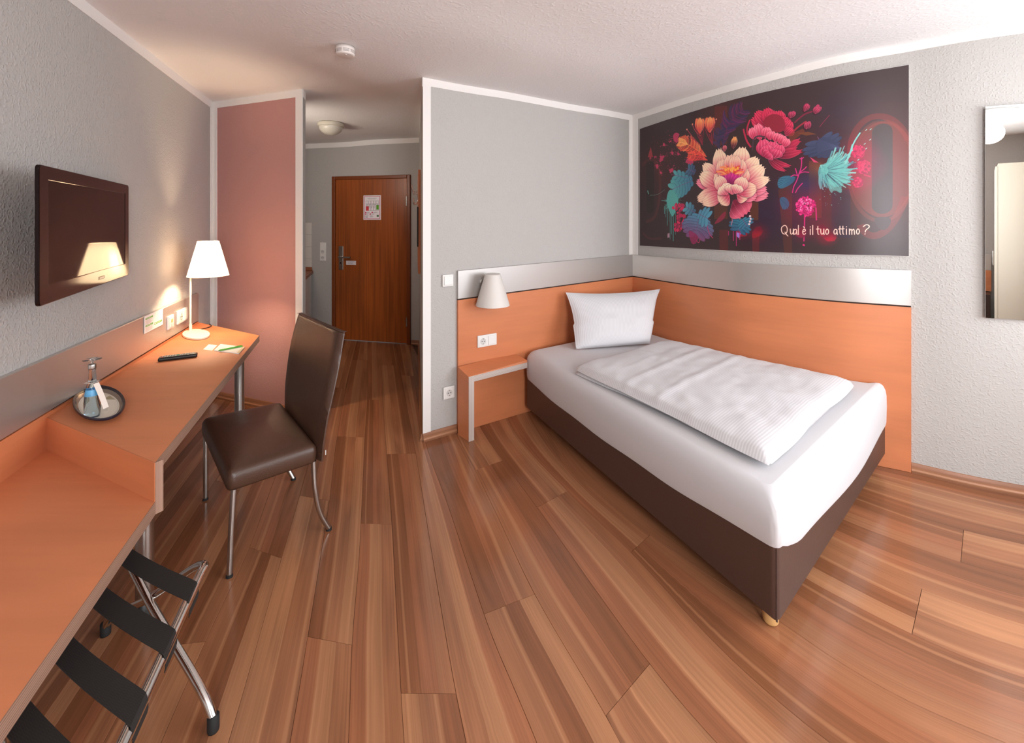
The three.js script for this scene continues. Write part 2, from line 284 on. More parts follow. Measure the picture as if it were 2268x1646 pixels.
seamPts.push(
  [[-2.33, -5.9], [-1.357, -2.584], [-1.182, -2.031], [-1.074, -1.584], [-0.6, 0.1], [0.03, 2.3]],
  [[-2.15, -5.9], [-1.193, -2.602], [-1.137, -2.418], [-1.005, -1.968], [-0.88, -1.548], [-0.8, -1.272], [-0.43, 0.1], [0.2, 2.3]],
  [[-2.0, -5.9], [-1.448, -3.93], [-1.168, -3.0], [-0.952, -2.347], [-0.843, -1.992], [-0.723, -1.598], [-0.626, -1.272], [-0.25, 0.1], [0.42, 2.3]],
  [[-1.85, -5.8], [-1.522, -4.773], [-1.189, -3.712], [-1.0, -3.069], [-0.735, -2.194], [-0.668, -1.972], [-0.557, -1.572], [-0.461, -1.272], [-0.05, 0.1], [0.64, 2.3]],
  [[-1.66, -5.7], [-1.058, -3.703], [-0.79, -2.849], [-0.574, -2.16], [-0.344, -1.4], [-0.304, -1.272], [0.13, 0.1], [0.88, 2.3]],
  [[-1.46, -5.6], [-0.87, -3.7], [-0.61, -2.86], [-0.4, -2.15], [-0.177, -1.413], [-0.129, -1.272], [0.33, 0.1], [1.14, 2.3]],
  [[-1.28, -5.6], [-0.72, -3.5], [-0.571, -2.988], [-0.325, -2.319], [-0.165, -1.86], [-0.071, -1.6], [0.07, -1.272], [0.6, 0.1], [1.4, 2.2]],
  [[-0.56, -3.7], [-0.363, -3.047], [-0.22, -2.668], [-0.075, -2.256], [0.091, -1.775], [0.28, -1.339], [0.304, -1.272], [0.85, -0.3], [1.7, 2.0]],
  [[-0.37, -3.75], [-0.215, -3.191], [-0.061, -2.779], [0.137, -2.3], [0.46, -1.494], [0.577, -1.272], [1.1, -0.5], [2.0, 1.5]],
  [[-0.12, -3.8], [0.05, -3.05], [0.302, -2.458], [0.53, -2.0], [0.714, -1.559], [0.804, -1.4], [0.905, -1.262], [1.4, -0.75], [2.4, 1.0]],
  [[0.12, -3.9], [0.38, -2.65], [0.65, -2.11], [0.988, -1.65], [1.088, -1.51], [1.2, -1.395], [1.388, -1.274], [1.9, -1.0], [2.7, 0.4]],
  [[0.3, -4.0], [0.62, -3.0], [0.95, -2.28], [1.213, -1.855], [1.325, -1.715], [1.422, -1.61], [1.52, -1.53], [1.649, -1.454], [2.2, -1.22], [3.0, -0.3]],
  [[0.55, -4.1], [0.9, -3.0], [1.2, -2.4], [1.433, -2.053], [1.516, -1.939], [1.633, -1.81], [1.867, -1.646], [2.4, -1.44], [3.15, -0.95]],
  [[0.75, -4.15], [1.1, -3.1], [1.4, -2.55], [1.62, -2.24], [1.761, -2.09], [1.928, -1.95], [2.099, -1.845], [2.6, -1.64], [3.2, -1.35]],
  [[0.92, -4.2], [1.25, -3.3], [1.6, -2.7], [1.879, -2.4], [2.0, -2.27], [2.14, -2.155], [2.338, -2.048], [2.8, -1.83], [3.25, -1.68]],
  [[1.06, -4.22], [1.45, -3.35], [1.8, -2.86], [2.1, -2.58], [2.284, -2.43], [2.55, -2.249], [2.9, -2.06], [3.28, -1.94]],
  [[1.13, -4.22], [1.6, -3.28], [2.0, -2.87], [2.35, -2.66], [2.504, -2.54], [2.742, -2.42], [3.3, -2.2]],
);
const seams = seamPts.map((p) => curve(p, 400));
const near = (k, p) => { let b = 0, bd = 9; seams[k].forEach((q, i) => { const d = Math.hypot(q[0] - p[0], q[1] - p[1]); if (d < bd) { bd = d; b = i; } }); return b; };
// plank ends: seam number to the left, then the two ends of the joint in plan
const joints = [
  [7, [-1.182, -2.031], [-1.005, -1.968]], [6, [-1.10, -1.594], [-1.077, -1.584]], [5, [-1.867, -2.506], [-1.60, -2.43]], [4, [-1.50, -1.8], [-1.3, -1.75]],
  [8, [-1.137, -2.418], [-0.952, -2.367]], [8, [-1.614, -4.016], [-1.45, -3.95]], [9, [-0.723, -1.598], [-0.557, -1.572]], [9, [-1.168, -3.101], [-1.008, -3.069]], [9, [-1.67, -4.79], [-1.53, -4.77]],
  [10, [-0.735, -2.194], [-0.574, -2.197]], [10, [-1.189, -3.72], [-1.06, -3.70]], [11, [-0.769, -2.849], [-0.61, -2.86]], [11, [-0.344, -1.4], [-0.177, -1.413]], [11, [-1.35, -4.6], [-1.2, -4.6]], [12, [-1.1, -4.3], [-0.9, -4.3]],
  [13, [-0.071, -1.696], [0.091, -1.775]], [14, [-0.22, -2.668], [-0.061, -2.779]], [14, [0.28, -1.339], [0.46, -1.494]], [15, [0.137, -2.317], [0.302, -2.458]], [16, [0.53, -2.0], [0.65, -2.11]],
  [18, [1.422, -1.598], [1.633, -1.793]], [20, [1.928, -1.936], [2.14, -2.131]], [12, [0.2, -0.3], [0.45, -0.4]], [10, [-0.2, -0.4], [0, -0.4]],
];
let plankNo = 0;
for (let k = 0; k < seams.length - 1; k++) {
  const stops = joints.filter((j) => j[0] === k).map((j) => [near(k, j[1]), near(k + 1, j[2])]).sort((a, b) => a[0] - b[0]);
  const ends = [[0, 0], ...stops, [400, 400]];
  for (let e = 0; e < ends.length - 1; e++) {
    const [l0, r0] = ends[e], [l1, r1] = ends[e + 1], n = Math.max(4, Math.round((l1 - l0) / 4)), pos = [], uv = [], idx = [];
    const uo = rnd(), flip = rnd() < 0.5, at = (sm, i) => { const f = Math.min(399.999, Math.max(0, i)), j = Math.floor(f); return [lerp(sm[j][0], sm[j + 1][0], f - j), lerp(sm[j][1], sm[j + 1][1], f - j)]; };
    let len = 0, last = null;
    const cross = [[0.0005, -0.008], [0.0005, -0.0008], [0.0014, 0], [-0.0014, 0], [-0.0005, -0.0008], [-0.0005, -0.008]];
    for (let i = 0; i <= n; i++) {
      const A = at(seams[k], lerp(l0, l1, i / n)), B = at(seams[k + 1], lerp(r0, r1, i / n)), w = Math.hypot(B[0] - A[0], B[1] - A[1]), d = [(B[0] - A[0]) / w, (B[1] - A[1]) / w];
      const mid = [(A[0] + B[0]) / 2, (A[1] + B[1]) / 2]; if (last) len += Math.hypot(mid[0] - last[0], mid[1] - last[1]); last = mid;
      const along = unit([-d[1], d[0]]), g = i === 0 ? -0.0008 : i === n ? 0.0008 : 0;
      cross.forEach(([o, y]) => { const P = o > 0 ? A : B; pos.push(P[0] + d[0] * o - along[0] * g, y, P[1] + d[1] * o - along[1] * g); const v = o > 0 ? o / w : 1 + o / w; uv.push(len / 2.2 + uo, flip ? 1 - v : v); });
    }
    for (let i = 0; i < n; i++) for (let j = 0; j < 5; j++) { const a = i * 6 + j; idx.push(a, a + 1, a + 6, a + 1, a + 7, a + 6); }
    for (const i of [0, n]) { const b = i * 6; idx.push(b, b + 1, b + 4, b, b + 4, b + 5, b + 1, b + 2, b + 3, b + 1, b + 3, b + 4); }
    const geo = new THREE.BufferGeometry(); geo.setAttribute('position', new THREE.Float32BufferAttribute(pos, 3)); geo.setAttribute('uv', new THREE.Float32BufferAttribute(uv, 2)); geo.setIndex(idx);
    mesh('plank', toCreasedNormals(geo, 0.2), plankMats[(k * 2 + e * 3 + (plankNo++ % 2)) % plankMats.length], floor);
  }
}
// baseboards
const baseWood = plankTexes[4].clone(); baseWood.repeat.set(1 / 2.2, 4); baseWood.needsUpdate = true;
M.baseboard = std('#ffffff', 0.45, { map: baseWood });
const profile = [[0, 0], [0.018, 0], [0.018, 0.014], [0.013, 0.022], [0.012, 0.04], [0.006, 0.053], [0, 0.054]];
const baseboard = (side, pl, label) => setting('baseboard_' + side, sweep(pl, () => profile), M.baseboard, label, 'baseboard');
baseboard('left', lineAB, 'brown wood baseboard under the desk');
baseboard('pink', cut(lineBC, 0.0, 1.004), 'brown wood baseboard under the pink wall');
baseboard('bed', cut(lineFG, 0, 0.252), 'brown wood baseboard beside the nightstand');
baseboard('hall', lineEF, 'brown wood baseboard along the hallway');
baseboard('door', cut(lineD, lengths(lineD).at(-1) - 0.1, lengths(lineD).at(-1)), 'short brown baseboard right of the entrance door');
baseboard('picture', cut(pictureWall, sAtX(pictureWall, 2.345), lengths(pictureWall).at(-1)), 'brown wood baseboard under the mirror');

// ---------------------------------------------------------------- entrance door and hallway
const doorDir = unit([PE[0] - PD2[0], PE[1] - PD2[1]]);
{
  const a = [-2.231, -5.621], g = new THREE.Group(); g.name = 'door_1'; scene.add(g); tag(g, 'reddish brown wooden entrance door with steel handle', 'door', null, 'structure');
  g.position.set(a[0], 0, a[1]); g.rotation.y = Math.atan2(-doorDir[1], doorDir[0]);
  const grain = tex(512, 512, (u, v) => { const n = fbm(u, v, 70, 4, 11, 2), m = fbm(u, v, 6, 3, 13, 3), k = 1 + (n - 0.5) * 0.3 + (m - 0.5) * 0.3; return [150 * k, 77 * k, 31 * k]; });
  const dm = std('#ffffff', 0.32, { map: grain }), fm = std('#7a3c18', 0.38), W = 1.052, H = 2.024, j = 0.042;
  for (const [x, y, w, h] of [[j / 2, H / 2, j, H], [W - j / 2, H / 2, j, H], [W / 2, H - j / 2, W - 2 * j, j]]) mesh('frame', moved(rbox(w, h, 0.05, 0.006), x, y, 0.0), fm, g);
  const leaf = mesh('leaf', moved(rbox(W - 2 * j - 0.006, H - j - 0.012, 0.03, 0.003), W / 2, (H - j) / 2 + 0.006, -0.002), dm, g);
  { const p = leaf.geometry.attributes.position, q = leaf.geometry.attributes.uv; for (let i = 0; i < p.count; i++) q.setXY(i, p.getX(i) / 1.0, p.getY(i) / 2.1); }
  const plate = mesh('handle_plate', moved(rbox(0.062, 0.29, 0.012, 0.005), 0.128, 1.016, 0.019), M.steel, g);
  mesh('lever', merge([rod([0.128, 1.03, 0.02], [0.128, 1.03, 0.07], 0.012), tube([[0.128, 1.03, 0.065], [0.15, 1.03, 0.075], [0.2, 1.028, 0.072], [0.285, 1.028, 0.066]], 0.0105, 20)]), M.steel, plate);
  mesh('keyhole', moved(new THREE.CylinderGeometry(0.011, 0.011, 0.006, 20).rotateX(Math.PI / 2), 0.128, 0.955, 0.025), M.black, plate);
  for (const y of [1.71, 0.27]) mesh('hinge', moved(new THREE.CylinderGeometry(0.009, 0.009, 0.11, 14), W - j - 0.002, y, 0.026), M.steel, g);
  const plan = print(360, 500, (c, w, h) => {
    c.fillStyle = '#efe6ea'; c.fillRect(0, 0, w, h); c.strokeStyle = '#c22a5c'; c.lineWidth = 9; c.strokeRect(18, 18, w - 36, h - 36);
    c.fillStyle = '#3a3238'; c.font = 'bold 15px sans-serif'; c.textAlign = 'center'; c.fillText('VERHALTEN IM BRANDFALL', w / 2, 58); c.font = '11px sans-serif'; c.fillText('FLUCHT- UND RETTUNGSPLAN', w / 2, 78);
    c.strokeStyle = '#4c444c'; c.lineWidth = 3;
    for (let i = 0; i < 5; i++) { c.strokeRect(48 + i * 54, 110, 50, 62); c.strokeRect(48 + i * 54, 176, 24, 30); c.strokeRect(76 + i * 54, 176, 20, 26); c.strokeRect(48 + i * 54, 222, 50, 88); c.strokeRect(56 + i * 54, 232, 18, 26); }
    c.fillStyle = '#d23a44'; c.fillRect(52, 224, 58, 90); c.fillStyle = '#5ea22c'; c.fillRect(270, 196, 50, 96);
    c.fillStyle = '#c22a5c'; for (const [x, y] of [[32, 338], [170, 338], [32, 372], [130, 372]]) c.fillRect(x, y, 26, 24);
    c.fillStyle = '#8d8288'; for (const [x, y, l] of [[66, 344, 70], [204, 344, 90], [66, 378, 44], [166, 378, 70], [32, 414, 80], [132, 414, 66], [32, 434, 64], [132, 434, 76], [40, 452, 60]]) { c.fillRect(x, y, l, 4); c.fillRect(x, y + 9, l * 0.8, 4); }
    c.fillStyle = '#6b8a5a'; c.fillRect(276, 400, 44, 40); c.fillStyle = '#35402f'; c.fillRect(282, 418, 34, 18);
  });
  const s = thing('escape_plan', 'framed escape plan sheet with magenta border on the entrance door', 'sign', [-1.701, 1.486, -5.478], doorDir);
  mesh('sheet', moved(rbox(0.236, 0.298, 0.004, 0.001), 0, 0.149, -0.009), M.plastic, s);
  const pl = new THREE.PlaneGeometry(0.23, 0.292); mesh('print', moved(pl, 0, 0.149, -0.0065), std('#ffffff', 0.3, { map: plan }), s);
  const k = thing('door_sticker', 'small white text sticker beside the door handle', 'sticker', [-1.978, 0.933, -5.542], doorDir);
  mesh('paper', moved(rbox(0.134, 0.05, 0.002, 0.0005), 0, 0.025, -0.0048), std('#e9e4e6', 0.5, { map: print(256, 96, (c, w, h) => { c.fillStyle = '#f2eef0'; c.fillRect(0, 0, w, h); c.fillStyle = '#77707a'; for (let i = 0; i < 5; i++) c.fillRect(30, 16 + i * 14, 190 - (i % 2) * 50, 4); }) }), k);
}
function plateUnit(g, x, y, kind, w = 0.074) {         // one insert of a socket plate
  if (kind === 'switch') { const r = mesh('rocker', moved(rbox(w - 0.012, w - 0.012, 0.012, 0.003), x, y, 0.012), M.plastic, g); r.rotation.x = -0.03; return; }
  const b = mesh('insert', moved(rbox(w - 0.008, w - 0.008, 0.01, 0.003), x, y, 0.009), M.plastic, g);
  if (kind === 'socket') {
    mesh('cup', moved(lathe([[0.0001, 0.0145], [0.018, 0.0145], [0.0205, 0.0165], [0.022, 0.0165], [0.022, 0.012]], 28).rotateX(Math.PI / 2), x, y, 0), M.plasticGrey, b);
    for (const u of [-0.0095, 0.0095]) mesh('contact_hole', moved(new THREE.CylinderGeometry(0.003, 0.003, 0.003, 12).rotateX(Math.PI / 2), x + u, y, 0.0155), M.black, b);
    for (const q of [-1, 1]) mesh('earth_clip', moved(new THREE.BoxGeometry(0.005, 0.006, 0.004), x, y + q * 0.018, 0.0165), M.steel, b);
  } else if (kind === 'network') { mesh('jack', moved(new THREE.BoxGeometry(0.022, 0.02, 0.006), x, y + 0.008, 0.013), std('#d8b86a', 0.4), b); mesh('dust_flap', moved(rbox(0.03, 0.022, 0.006, 0.002), x, y - 0.018, 0.013), M.plasticGrey, b); }
}
function wallPlate(name, label, pos, dir, kinds, vertical = false, w = 0.08, group) {
  const n = kinds.length, g = thing(name, label, kinds[0] === 'switch' && n === 1 ? 'switch' : 'socket', pos, dir, group), pitch = w * 0.89;
  const W = vertical ? w : w + pitch * (n - 1), Hh = vertical ? w + pitch * (n - 1) : w;
  mesh('cover_frame', moved(rbox(W, Hh, 0.012, 0.004), 0, Hh / 2, 0.005), M.plastic, g);
  kinds.forEach((k, i) => plateUnit(g, vertical ? 0 : (i - (n - 1) / 2) * pitch, vertical ? Hh - w / 2 - i * pitch : Hh / 2, k, w * 0.9));
  return g;
}
wallPlate('switch_panel', 'tall white switch and double socket panel left of the entrance door', [-2.362, 0.973, -5.651], doorDir, ['switch', 'socket', 'socket'], true, 0.083);
{ // kitchen corner behind the pink wall
  const tm = std('#d9d3cb', 0.2), t0 = [-2.519, -5.687], g = thing('tile_backsplash', 'column of white wall tiles above the kitchen counter', 'tiles', [t0[0], 0.84, t0[1]], doorDir);
  mesh('grout', moved(new THREE.BoxGeometry(0.66, 0.62, 0.006), -0.33, 0.306, 0.002), std('#a9a39b', 0.9), g);
  for (let i = 0; i < 4; i++) for (let j = 0; j < 4; j++) mesh('tile', moved(rbox(0.158, 0.15, 0.008, 0.002), -0.08 - i * 0.162, 0.078 + j * 0.153, 0.006), tm, g);
  const k = thing('kitchen_counter', 'narrow white kitchen cupboard with brown worktop at the hallway end', 'cupboard', [0, 0, 0]);
  const wood = std('#9a5f42', 0.5), K = [[-2.497, -5.672], [-2.31, -5.07], [-2.93, -5.21], [-3.13, -5.815]], side = unit([0.187, 0.602]);
  mesh('worktop', slab(K, 0.812, 0.85, 0.004), wood, k);
  mesh('upstand', slab([[-2.505, -5.662], [-2.50, -5.645], [-3.11, -5.785], [-3.115, -5.802]], 0.8503, 0.895, 0.004), wood, k);
  mesh('body', slab(inset(K, 0.02), 0.06, 0.8115, 0.003), M.plastic, k);
  const face = [[-2.925, -5.188], [-2.345, -5.057]];
  const d = mesh('cupboard_door', board2(face, -0.018, 0.0, 0.08, 0.62), M.plastic, k); mesh('knob', moved(new THREE.SphereGeometry(0.014, 14, 10), -2.43, 0.56, -5.06), M.steel, d);
  mesh('drawer', board2(face, -0.018, 0.0, 0.63, 0.8), M.plastic, k);
}
{ // kitchen lamp on the back of the pink wall: it lights the hallway end from the left
  const d = unit([PD[0] - PC2[0], PD[1] - PC2[1]]), p = [lerp(PC2[0], PD[0], 0.62), lerp(PC2[1], PD[1], 0.62)], g = thing('kitchen_lamp', 'slim lit kitchen lamp hidden behind the pink wall', 'lamp', [p[0], 2.0, p[1]], d);
  mesh('housing', moved(rbox(0.6, 0.07, 0.05, 0.006), 0, 0.035, 0.027), M.plastic, g);
  mesh('tube_cover', moved(rbox(0.56, 0.05, 0.02, 0.01), 0, 0.035, 0.056), std('#fff4e4', 0.5, { emissive: '#fff0dc', emissiveIntensity: 3 }), g);
  const n = [-d[1], d[0]], l = new THREE.RectAreaLight('#fff0e0', 55, 0.56, 0.06); l.position.set(p[0] + n[0] * 0.075, 2.035, p[1] + n[1] * 0.075); l.lookAt(p[0] + n[0] * 2, 1.75, p[1] + n[1] * 2); scene.add(l);
}
{ // coat board
  const d = unit([PF[0] - PE[0], PF[1] - PE[1]]), at = (s) => [PE[0] + d[0] * s, PE[1] + d[1] * s], p = at(0.55), g = thing('coat_rack', 'cherry wood coat board with steel hooks on the hallway wall', 'coat rack', [p[0], 1.0, p[1]], d);
  const sh = new THREE.Shape(); sh.moveTo(0, 0.09); sh.lineTo(0.1, 0); sh.lineTo(0.8, 0); sh.lineTo(0.8, 0.93); sh.lineTo(0, 0.93); sh.closePath();
  mesh('board', moved(new THREE.ExtrudeGeometry(sh, { depth: 0.018, bevelSize: 0.002, bevelThickness: 0.002, bevelSegments: 1 }), 0, 0, 0.003), M.cherryDull, g);
  for (const x of [0.12, 0.36, 0.6]) for (const y of [0.76]) mesh('hook', merge([tube([[x, y, 0.02], [x, y - 0.01, 0.06], [x, y + 0.05, 0.085]], 0.005, 16, 8), tube([[x, y - 0.02, 0.02], [x, y - 0.11, 0.03], [x, y - 0.115, 0.06], [x, y - 0.07, 0.066]], 0.005, 18, 8)]), M.chrome, g);
  mesh('mirror_pad', moved(rbox(0.18, 0.36, 0.012, 0.01), 0.72, 0.42, 0.026), M.black, g);
}
{ // ceiling fittings
  const y = ceilH(-1.83, -4.56), g = thing('hallway_ceiling_lamp', 'unlit round opal glass ceiling lamp in the hallway', 'ceiling lamp', [-1.83, y - 0.125, -4.56]);
  mesh('rim', lathe([[0.02, 0.125], [0.118, 0.125], [0.125, 0.115], [0.125, 0.09], [0.116, 0.082], [0.02, 0.082]], 48), std('#c4beae', 0.4), g);
  const dome = []; for (let i = 0; i <= 12; i++) { const a = i / 12 * Math.PI / 2; dome.push([0.114 * Math.sin(a) + 0.0001, 0.085 - 0.085 * Math.cos(a)]); }
  mesh('glass_dome', lathe(dome, 48), std('#c6c1b5', 0.3), g);
  const ys = ceilH(-0.92, -2.49), s = thing('smoke_detector', 'round white smoke detector with slotted rim on the ceiling', 'smoke detector', [-0.92, ys - 0.052, -2.49]);
  mesh('body', lathe([[0.0001, 0], [0.042, 0.001], [0.049, 0.006], [0.0505, 0.012], [0.0505, 0.034], [0.05, 0.052], [0.0001, 0.052]], 56), std('#e3dad4', 0.45), s);
  for (let i = 0; i < 8; i++) for (let j = 0; j < 3; j++) { const t = new THREE.TorusGeometry(0.0503, 0.0014, 6, 14, Math.PI * 2 / 8 * 0.82).rotateX(Math.PI / 2).rotateY(i * Math.PI / 4); mesh('slot', moved(t, 0, 0.015 + j * 0.0065, 0), std('#8b807c', 0.8), s); }
  mesh('test_button', moved(new THREE.CylinderGeometry(0.006, 0.006, 0.003, 16), 0.012, 0, 0.024), std('#cfc4be', 0.5), s);
}
{ // ceiling lamp of the room, behind the camera; the mirror shows it
  const y = ceilH(2.62, 0.13), g = thing('room_ceiling_lamp', 'lit round ceiling lamp seen only in the wall mirror', 'ceiling lamp', [2.62, y - 0.12, 0.13]);
  mesh('rim', lathe([[0.02, 0.12], [0.19, 0.12], [0.2, 0.11], [0.2, 0.09], [0.185, 0.083], [0.02, 0.083]], 48), M.plastic, g);
  const dome = []; for (let i = 0; i <= 12; i++) { const a = i / 12 * Math.PI / 2; dome.push([0.18 * Math.sin(a) + 0.0001, 0.085 - 0.085 * Math.cos(a)]); }
  mesh('glass_dome', lathe(dome, 48), std('#fff6e6', 0.4, { emissive: '#fff0dc', emissiveIntensity: 2.2 }), g);
  const l = new THREE.PointLight('#ffeedd', 0.7); l.position.set(2.62, y - 0.2, 0.13); l.castShadow = true; l.shadow.radius = 5; scene.add(l);
}

// ---------------------------------------------------------------- bed head panels
const deep = M.gap;
{
  const pl = cut(lineFG, 0.254, sFG - 0.0), g = thing('bed_head_panel', 'cherry wood and silver wall panel behind the pillow', 'headboard', [0, 0, 0]);
  mesh('wood_panel', board2(pl, 0.002, 0.022, 0, [0.92, 0.958]), M.cherryDull, g);
  mesh('shadow_gap', board(pl, 0.002, 0.014, [0.92, 0.958], [0.928, 0.966]), deep, g);
  mesh('silver_band', board2(pl, 0.002, 0.022, [0.928, 0.966], [1.125, 1.163]), M.alu, g);
  const s1 = sAtX(pictureWall, 2.343), pr = cut(pictureWall, 0.0, s1), h = thing('bed_side_panel', 'long cherry wood and silver wall panel along the bed side', 'headboard', [0, 0, 0]);
  mesh('wood_panel', board2(pr, 0.002, 0.022, 0, [0.958, 0.966]), M.cherryDull, h);
  mesh('shadow_gap', board(pr, 0.002, 0.014, [0.958, 0.966], [0.966, 0.974]), deep, h);
  mesh('silver_band', board2(pr, 0.002, 0.022, [0.966, 0.974], [1.163, 1.184]), M.alu, h);
}
const fgDir = unit([PG[0] - PF[0], PG[1] - PF[1]]);
wallPlate('light_switch', 'single white light switch on the grey wall beside the bed panel', [-0.4445, 1.021, -3.11], fgDir, ['switch'], false, 0.082);
wallPlate('power_socket', 'single white power socket low on the wall beside the nightstand', [-0.438, 0.248, -3.1145], fgDir, ['socket'], false, 0.084);
wallPlate('bedside_socket', 'white double plate with socket and switch above the nightstand', [-0.183, 0.567, -3.267], fgDir, ['socket', 'switch'], false, 0.085);
{ // bedside wall lamp
  const c = [-0.135, -3.165], g = thing('bedside_lamp', 'light grey cone wall lamp on the bed head panel', 'wall lamp', [c[0], 0.88, c[1]], fgDir);
  const sm = std('#d6d0ca', 0.5, { side: THREE.DoubleSide });
  mesh('shade', lathe([[0.118, 0], [0.1195, 0.001], [0.056, 0.214], [0.053, 0.222], [0.0001, 0.224], [0.0001, 0.221], [0.052, 0.219], [0.1165, 0.001], [0.118, 0]], 56), sm, g);
  mesh('arm', merge([rod([0, 0.15, 0], [0, 0.15, -0.108], 0.008), moved(new THREE.CylinderGeometry(0.035, 0.035, 0.012, 24).rotateX(Math.PI / 2), 0, 0.15, -0.106)]), M.steel, g);
  mesh('bulb', moved(new THREE.SphereGeometry(0.025, 16, 12), 0, 0.11, 0), std('#e8e4dc', 0.4), g);
}
{ // nightstand: shelf with one side cheek, mitred at the front
  const g = thing('nightstand', 'wall mounted cherry nightstand shelf with striped plywood edges', 'nightstand', [0, 0, 0]);
  const RL = [-0.372, -3.106], FL = [-0.289, -3.006], FR = [0.112, -3.318], RR = [0.016, -3.43], t = 0.04;
  const top = (p) => { const k = clamp(((p[0] - RL[0]) * 0.52 + (p[1] - RL[1]) * 0.854) / 0.13); return lerp(0.468, 0.432, k); };
  mesh('shelf', slab([RL, FL, FR, RR], (p) => top(p) - t, top, 0.0015), M.cherry, g);
  const dl = unit([FR[0] - FL[0], FR[1] - FL[1]]), L2 = [FL[0] + dl[0] * 0.043, FL[1] + dl[1] * 0.043], R2 = [RL[0] + dl[0] * 0.043, RL[1] + dl[1] * 0.043];
  mesh('side_cheek', slab([RL, FL, L2, R2], 0, (p) => top(p) - t + 0.0005, 0.0015), M.cherry, g);
  const plyV = ply.clone(); plyV.rotation = Math.PI / 2; plyV.needsUpdate = true;
  const f = [FL, FR], b = board(f, -0.0015, 0.0012, 0.432 - t, 0.432); { const p = b.attributes.position, q = b.attributes.uv; for (let i = 0; i < p.count; i++) q.setXY(i, 0.5, (p.getY(i) - 0.432 + t) / t); } 
  mesh('front_edge', b, M.ply, g);
  const e = board([FL, L2], -0.0015, 0.0013, 0, 0.428); { const p = e.attributes.position, q = e.attributes.uv; for (let i = 0; i < p.count; i++) q.setXY(i, 0.5, ((p.getX(i) - FL[0]) * dl[0] + (p.getZ(i) - FL[1]) * dl[1]) / 0.043); }
  mesh('cheek_edge', e, M.ply, g);
}

// ---------------------------------------------------------------- bed
const wallIn = offset(pictureWall, 0.032), headIn = offset(lineFG, 0.03);
const HL = [0.105, -3.385], FL0 = [0.918, -1.56], FR0 = [2.272, -2.735];
{
  const side = wallIn.filter((p) => p[0] < 2.16 && p[0] > 1.2).reverse();
  const corner = [1.125, -4.10];
  const poly = (r) => roundPoly([HL, FL0, FR0, ...side, corner], [r, r, r, ...side.map(() => 0), r], 5);
  const g = thing('bed', 'single box bed with dark brown leather base and white fitted sheet', 'bed', [0, 0, 0]);
  const P = poly(0.03), along = (p) => clamp(((p[0] - HL[0]) * 0.408 + (p[1] - HL[1]) * 0.913) / 2.0);
  mesh('bed_base', slab(P, 0.07, 0.36, 0.012), M.base, g);
  mesh('corner_seam', tube([[FL0[0] + 0.004, 0.075, FL0[1] - 0.012], [FL0[0] + 0.004, 0.2, FL0[1] - 0.012], [FL0[0] + 0.004, 0.35, FL0[1] - 0.012]], 0.0035, 8, 8), M.base, g);
  const fm = std('#c79a63', 0.5);
  for (const [x, z] of [[0.948, -1.655], [2.1, -2.72], [0.3, -3.2], [1.15, -3.85]]) mesh('foot', moved(lathe([[0.0001, 0], [0.02, 0.0], [0.026, 0.01], [0.03, 0.075], [0.0001, 0.075]], 24), x, 0, z), fm, g);
  // mattress under its fitted sheet: hem hangs over the base
  const corners = [HL, FL0, FR0, ...side, corner], radii = [0.06, 0.04, 0.07, ...side.map(() => 0), 0.06], soft0 = roundPoly(corners, radii, 7);
  const parts = soft0.map((p, i) => { const q = soft0[(i + 1) % soft0.length]; return Math.max(1, Math.round(Math.hypot(q[0] - p[0], q[1] - p[1]) / 0.05)); });
  const out = (d) => { const q = roundPoly(inset(corners, d), radii, 7), r = []; q.forEach((p, i) => { const e = q[(i + 1) % q.length]; for (let k = 0; k < parts[i]; k++) r.push([lerp(p[0], e[0], k / parts[i]), lerp(p[1], e[1], k / parts[i])]); }); return r; };
  const hem = (p) => {
    const dS = (p[0] - FL0[0]) * 0.755 - (p[1] - FL0[1]) * 0.656, dL = (p[0] - HL[0]) * 0.913 - (p[1] - HL[1]) * 0.408;   // along the foot end, away from the long side
    if (dL < 0.06) { const t = along(p); return 0.262 + 0.04 * Math.pow(1 - t, 6) + 0.075 * Math.pow(t, 4) + Math.sin(t * 23) * 0.003; }
    const s = clamp(dS / 1.79); return lerp(0.335, 0.268, smooth(-0.02, 0.14, s)) - 0.072 * smooth(0.06, 0.62, s) + 0.055 * smooth(0.62, 1, s);
  };
  const T = 0.505;
  const rings = [ringAt(out(-0.004), (p) => hem(p)), ringAt(out(-0.009), (p) => hem(p) + 0.02), ringAt(out(-0.012), (p) => lerp(hem(p), T, 0.45)), ringAt(out(-0.010), T - 0.075), ringAt(out(-0.004), T - 0.045), ringAt(out(0.010), T - 0.02), ringAt(out(0.024), T - 0.008), ringAt(out(0.038), T - 0.002), ringAt(out(0.05), T)];
  mesh('fitted_sheet', loft(rings, false, true, 1.4), M.sheet, g);
}
const stripe = tex(64, 64, (u, v) => { const k = 0.5 + 0.5 * Math.sin(v * Math.PI * 2 * 4); const c = lerp(201, 215, smooth(0.2, 0.8, k)); return [c, c - 2, c]; });
const stripeA = stripe.clone(); stripeA.repeat.set(20, 20); stripeA.needsUpdate = true;
M.damask = std('#ffffff', 0.85, { map: stripeA, side: THREE.DoubleSide });
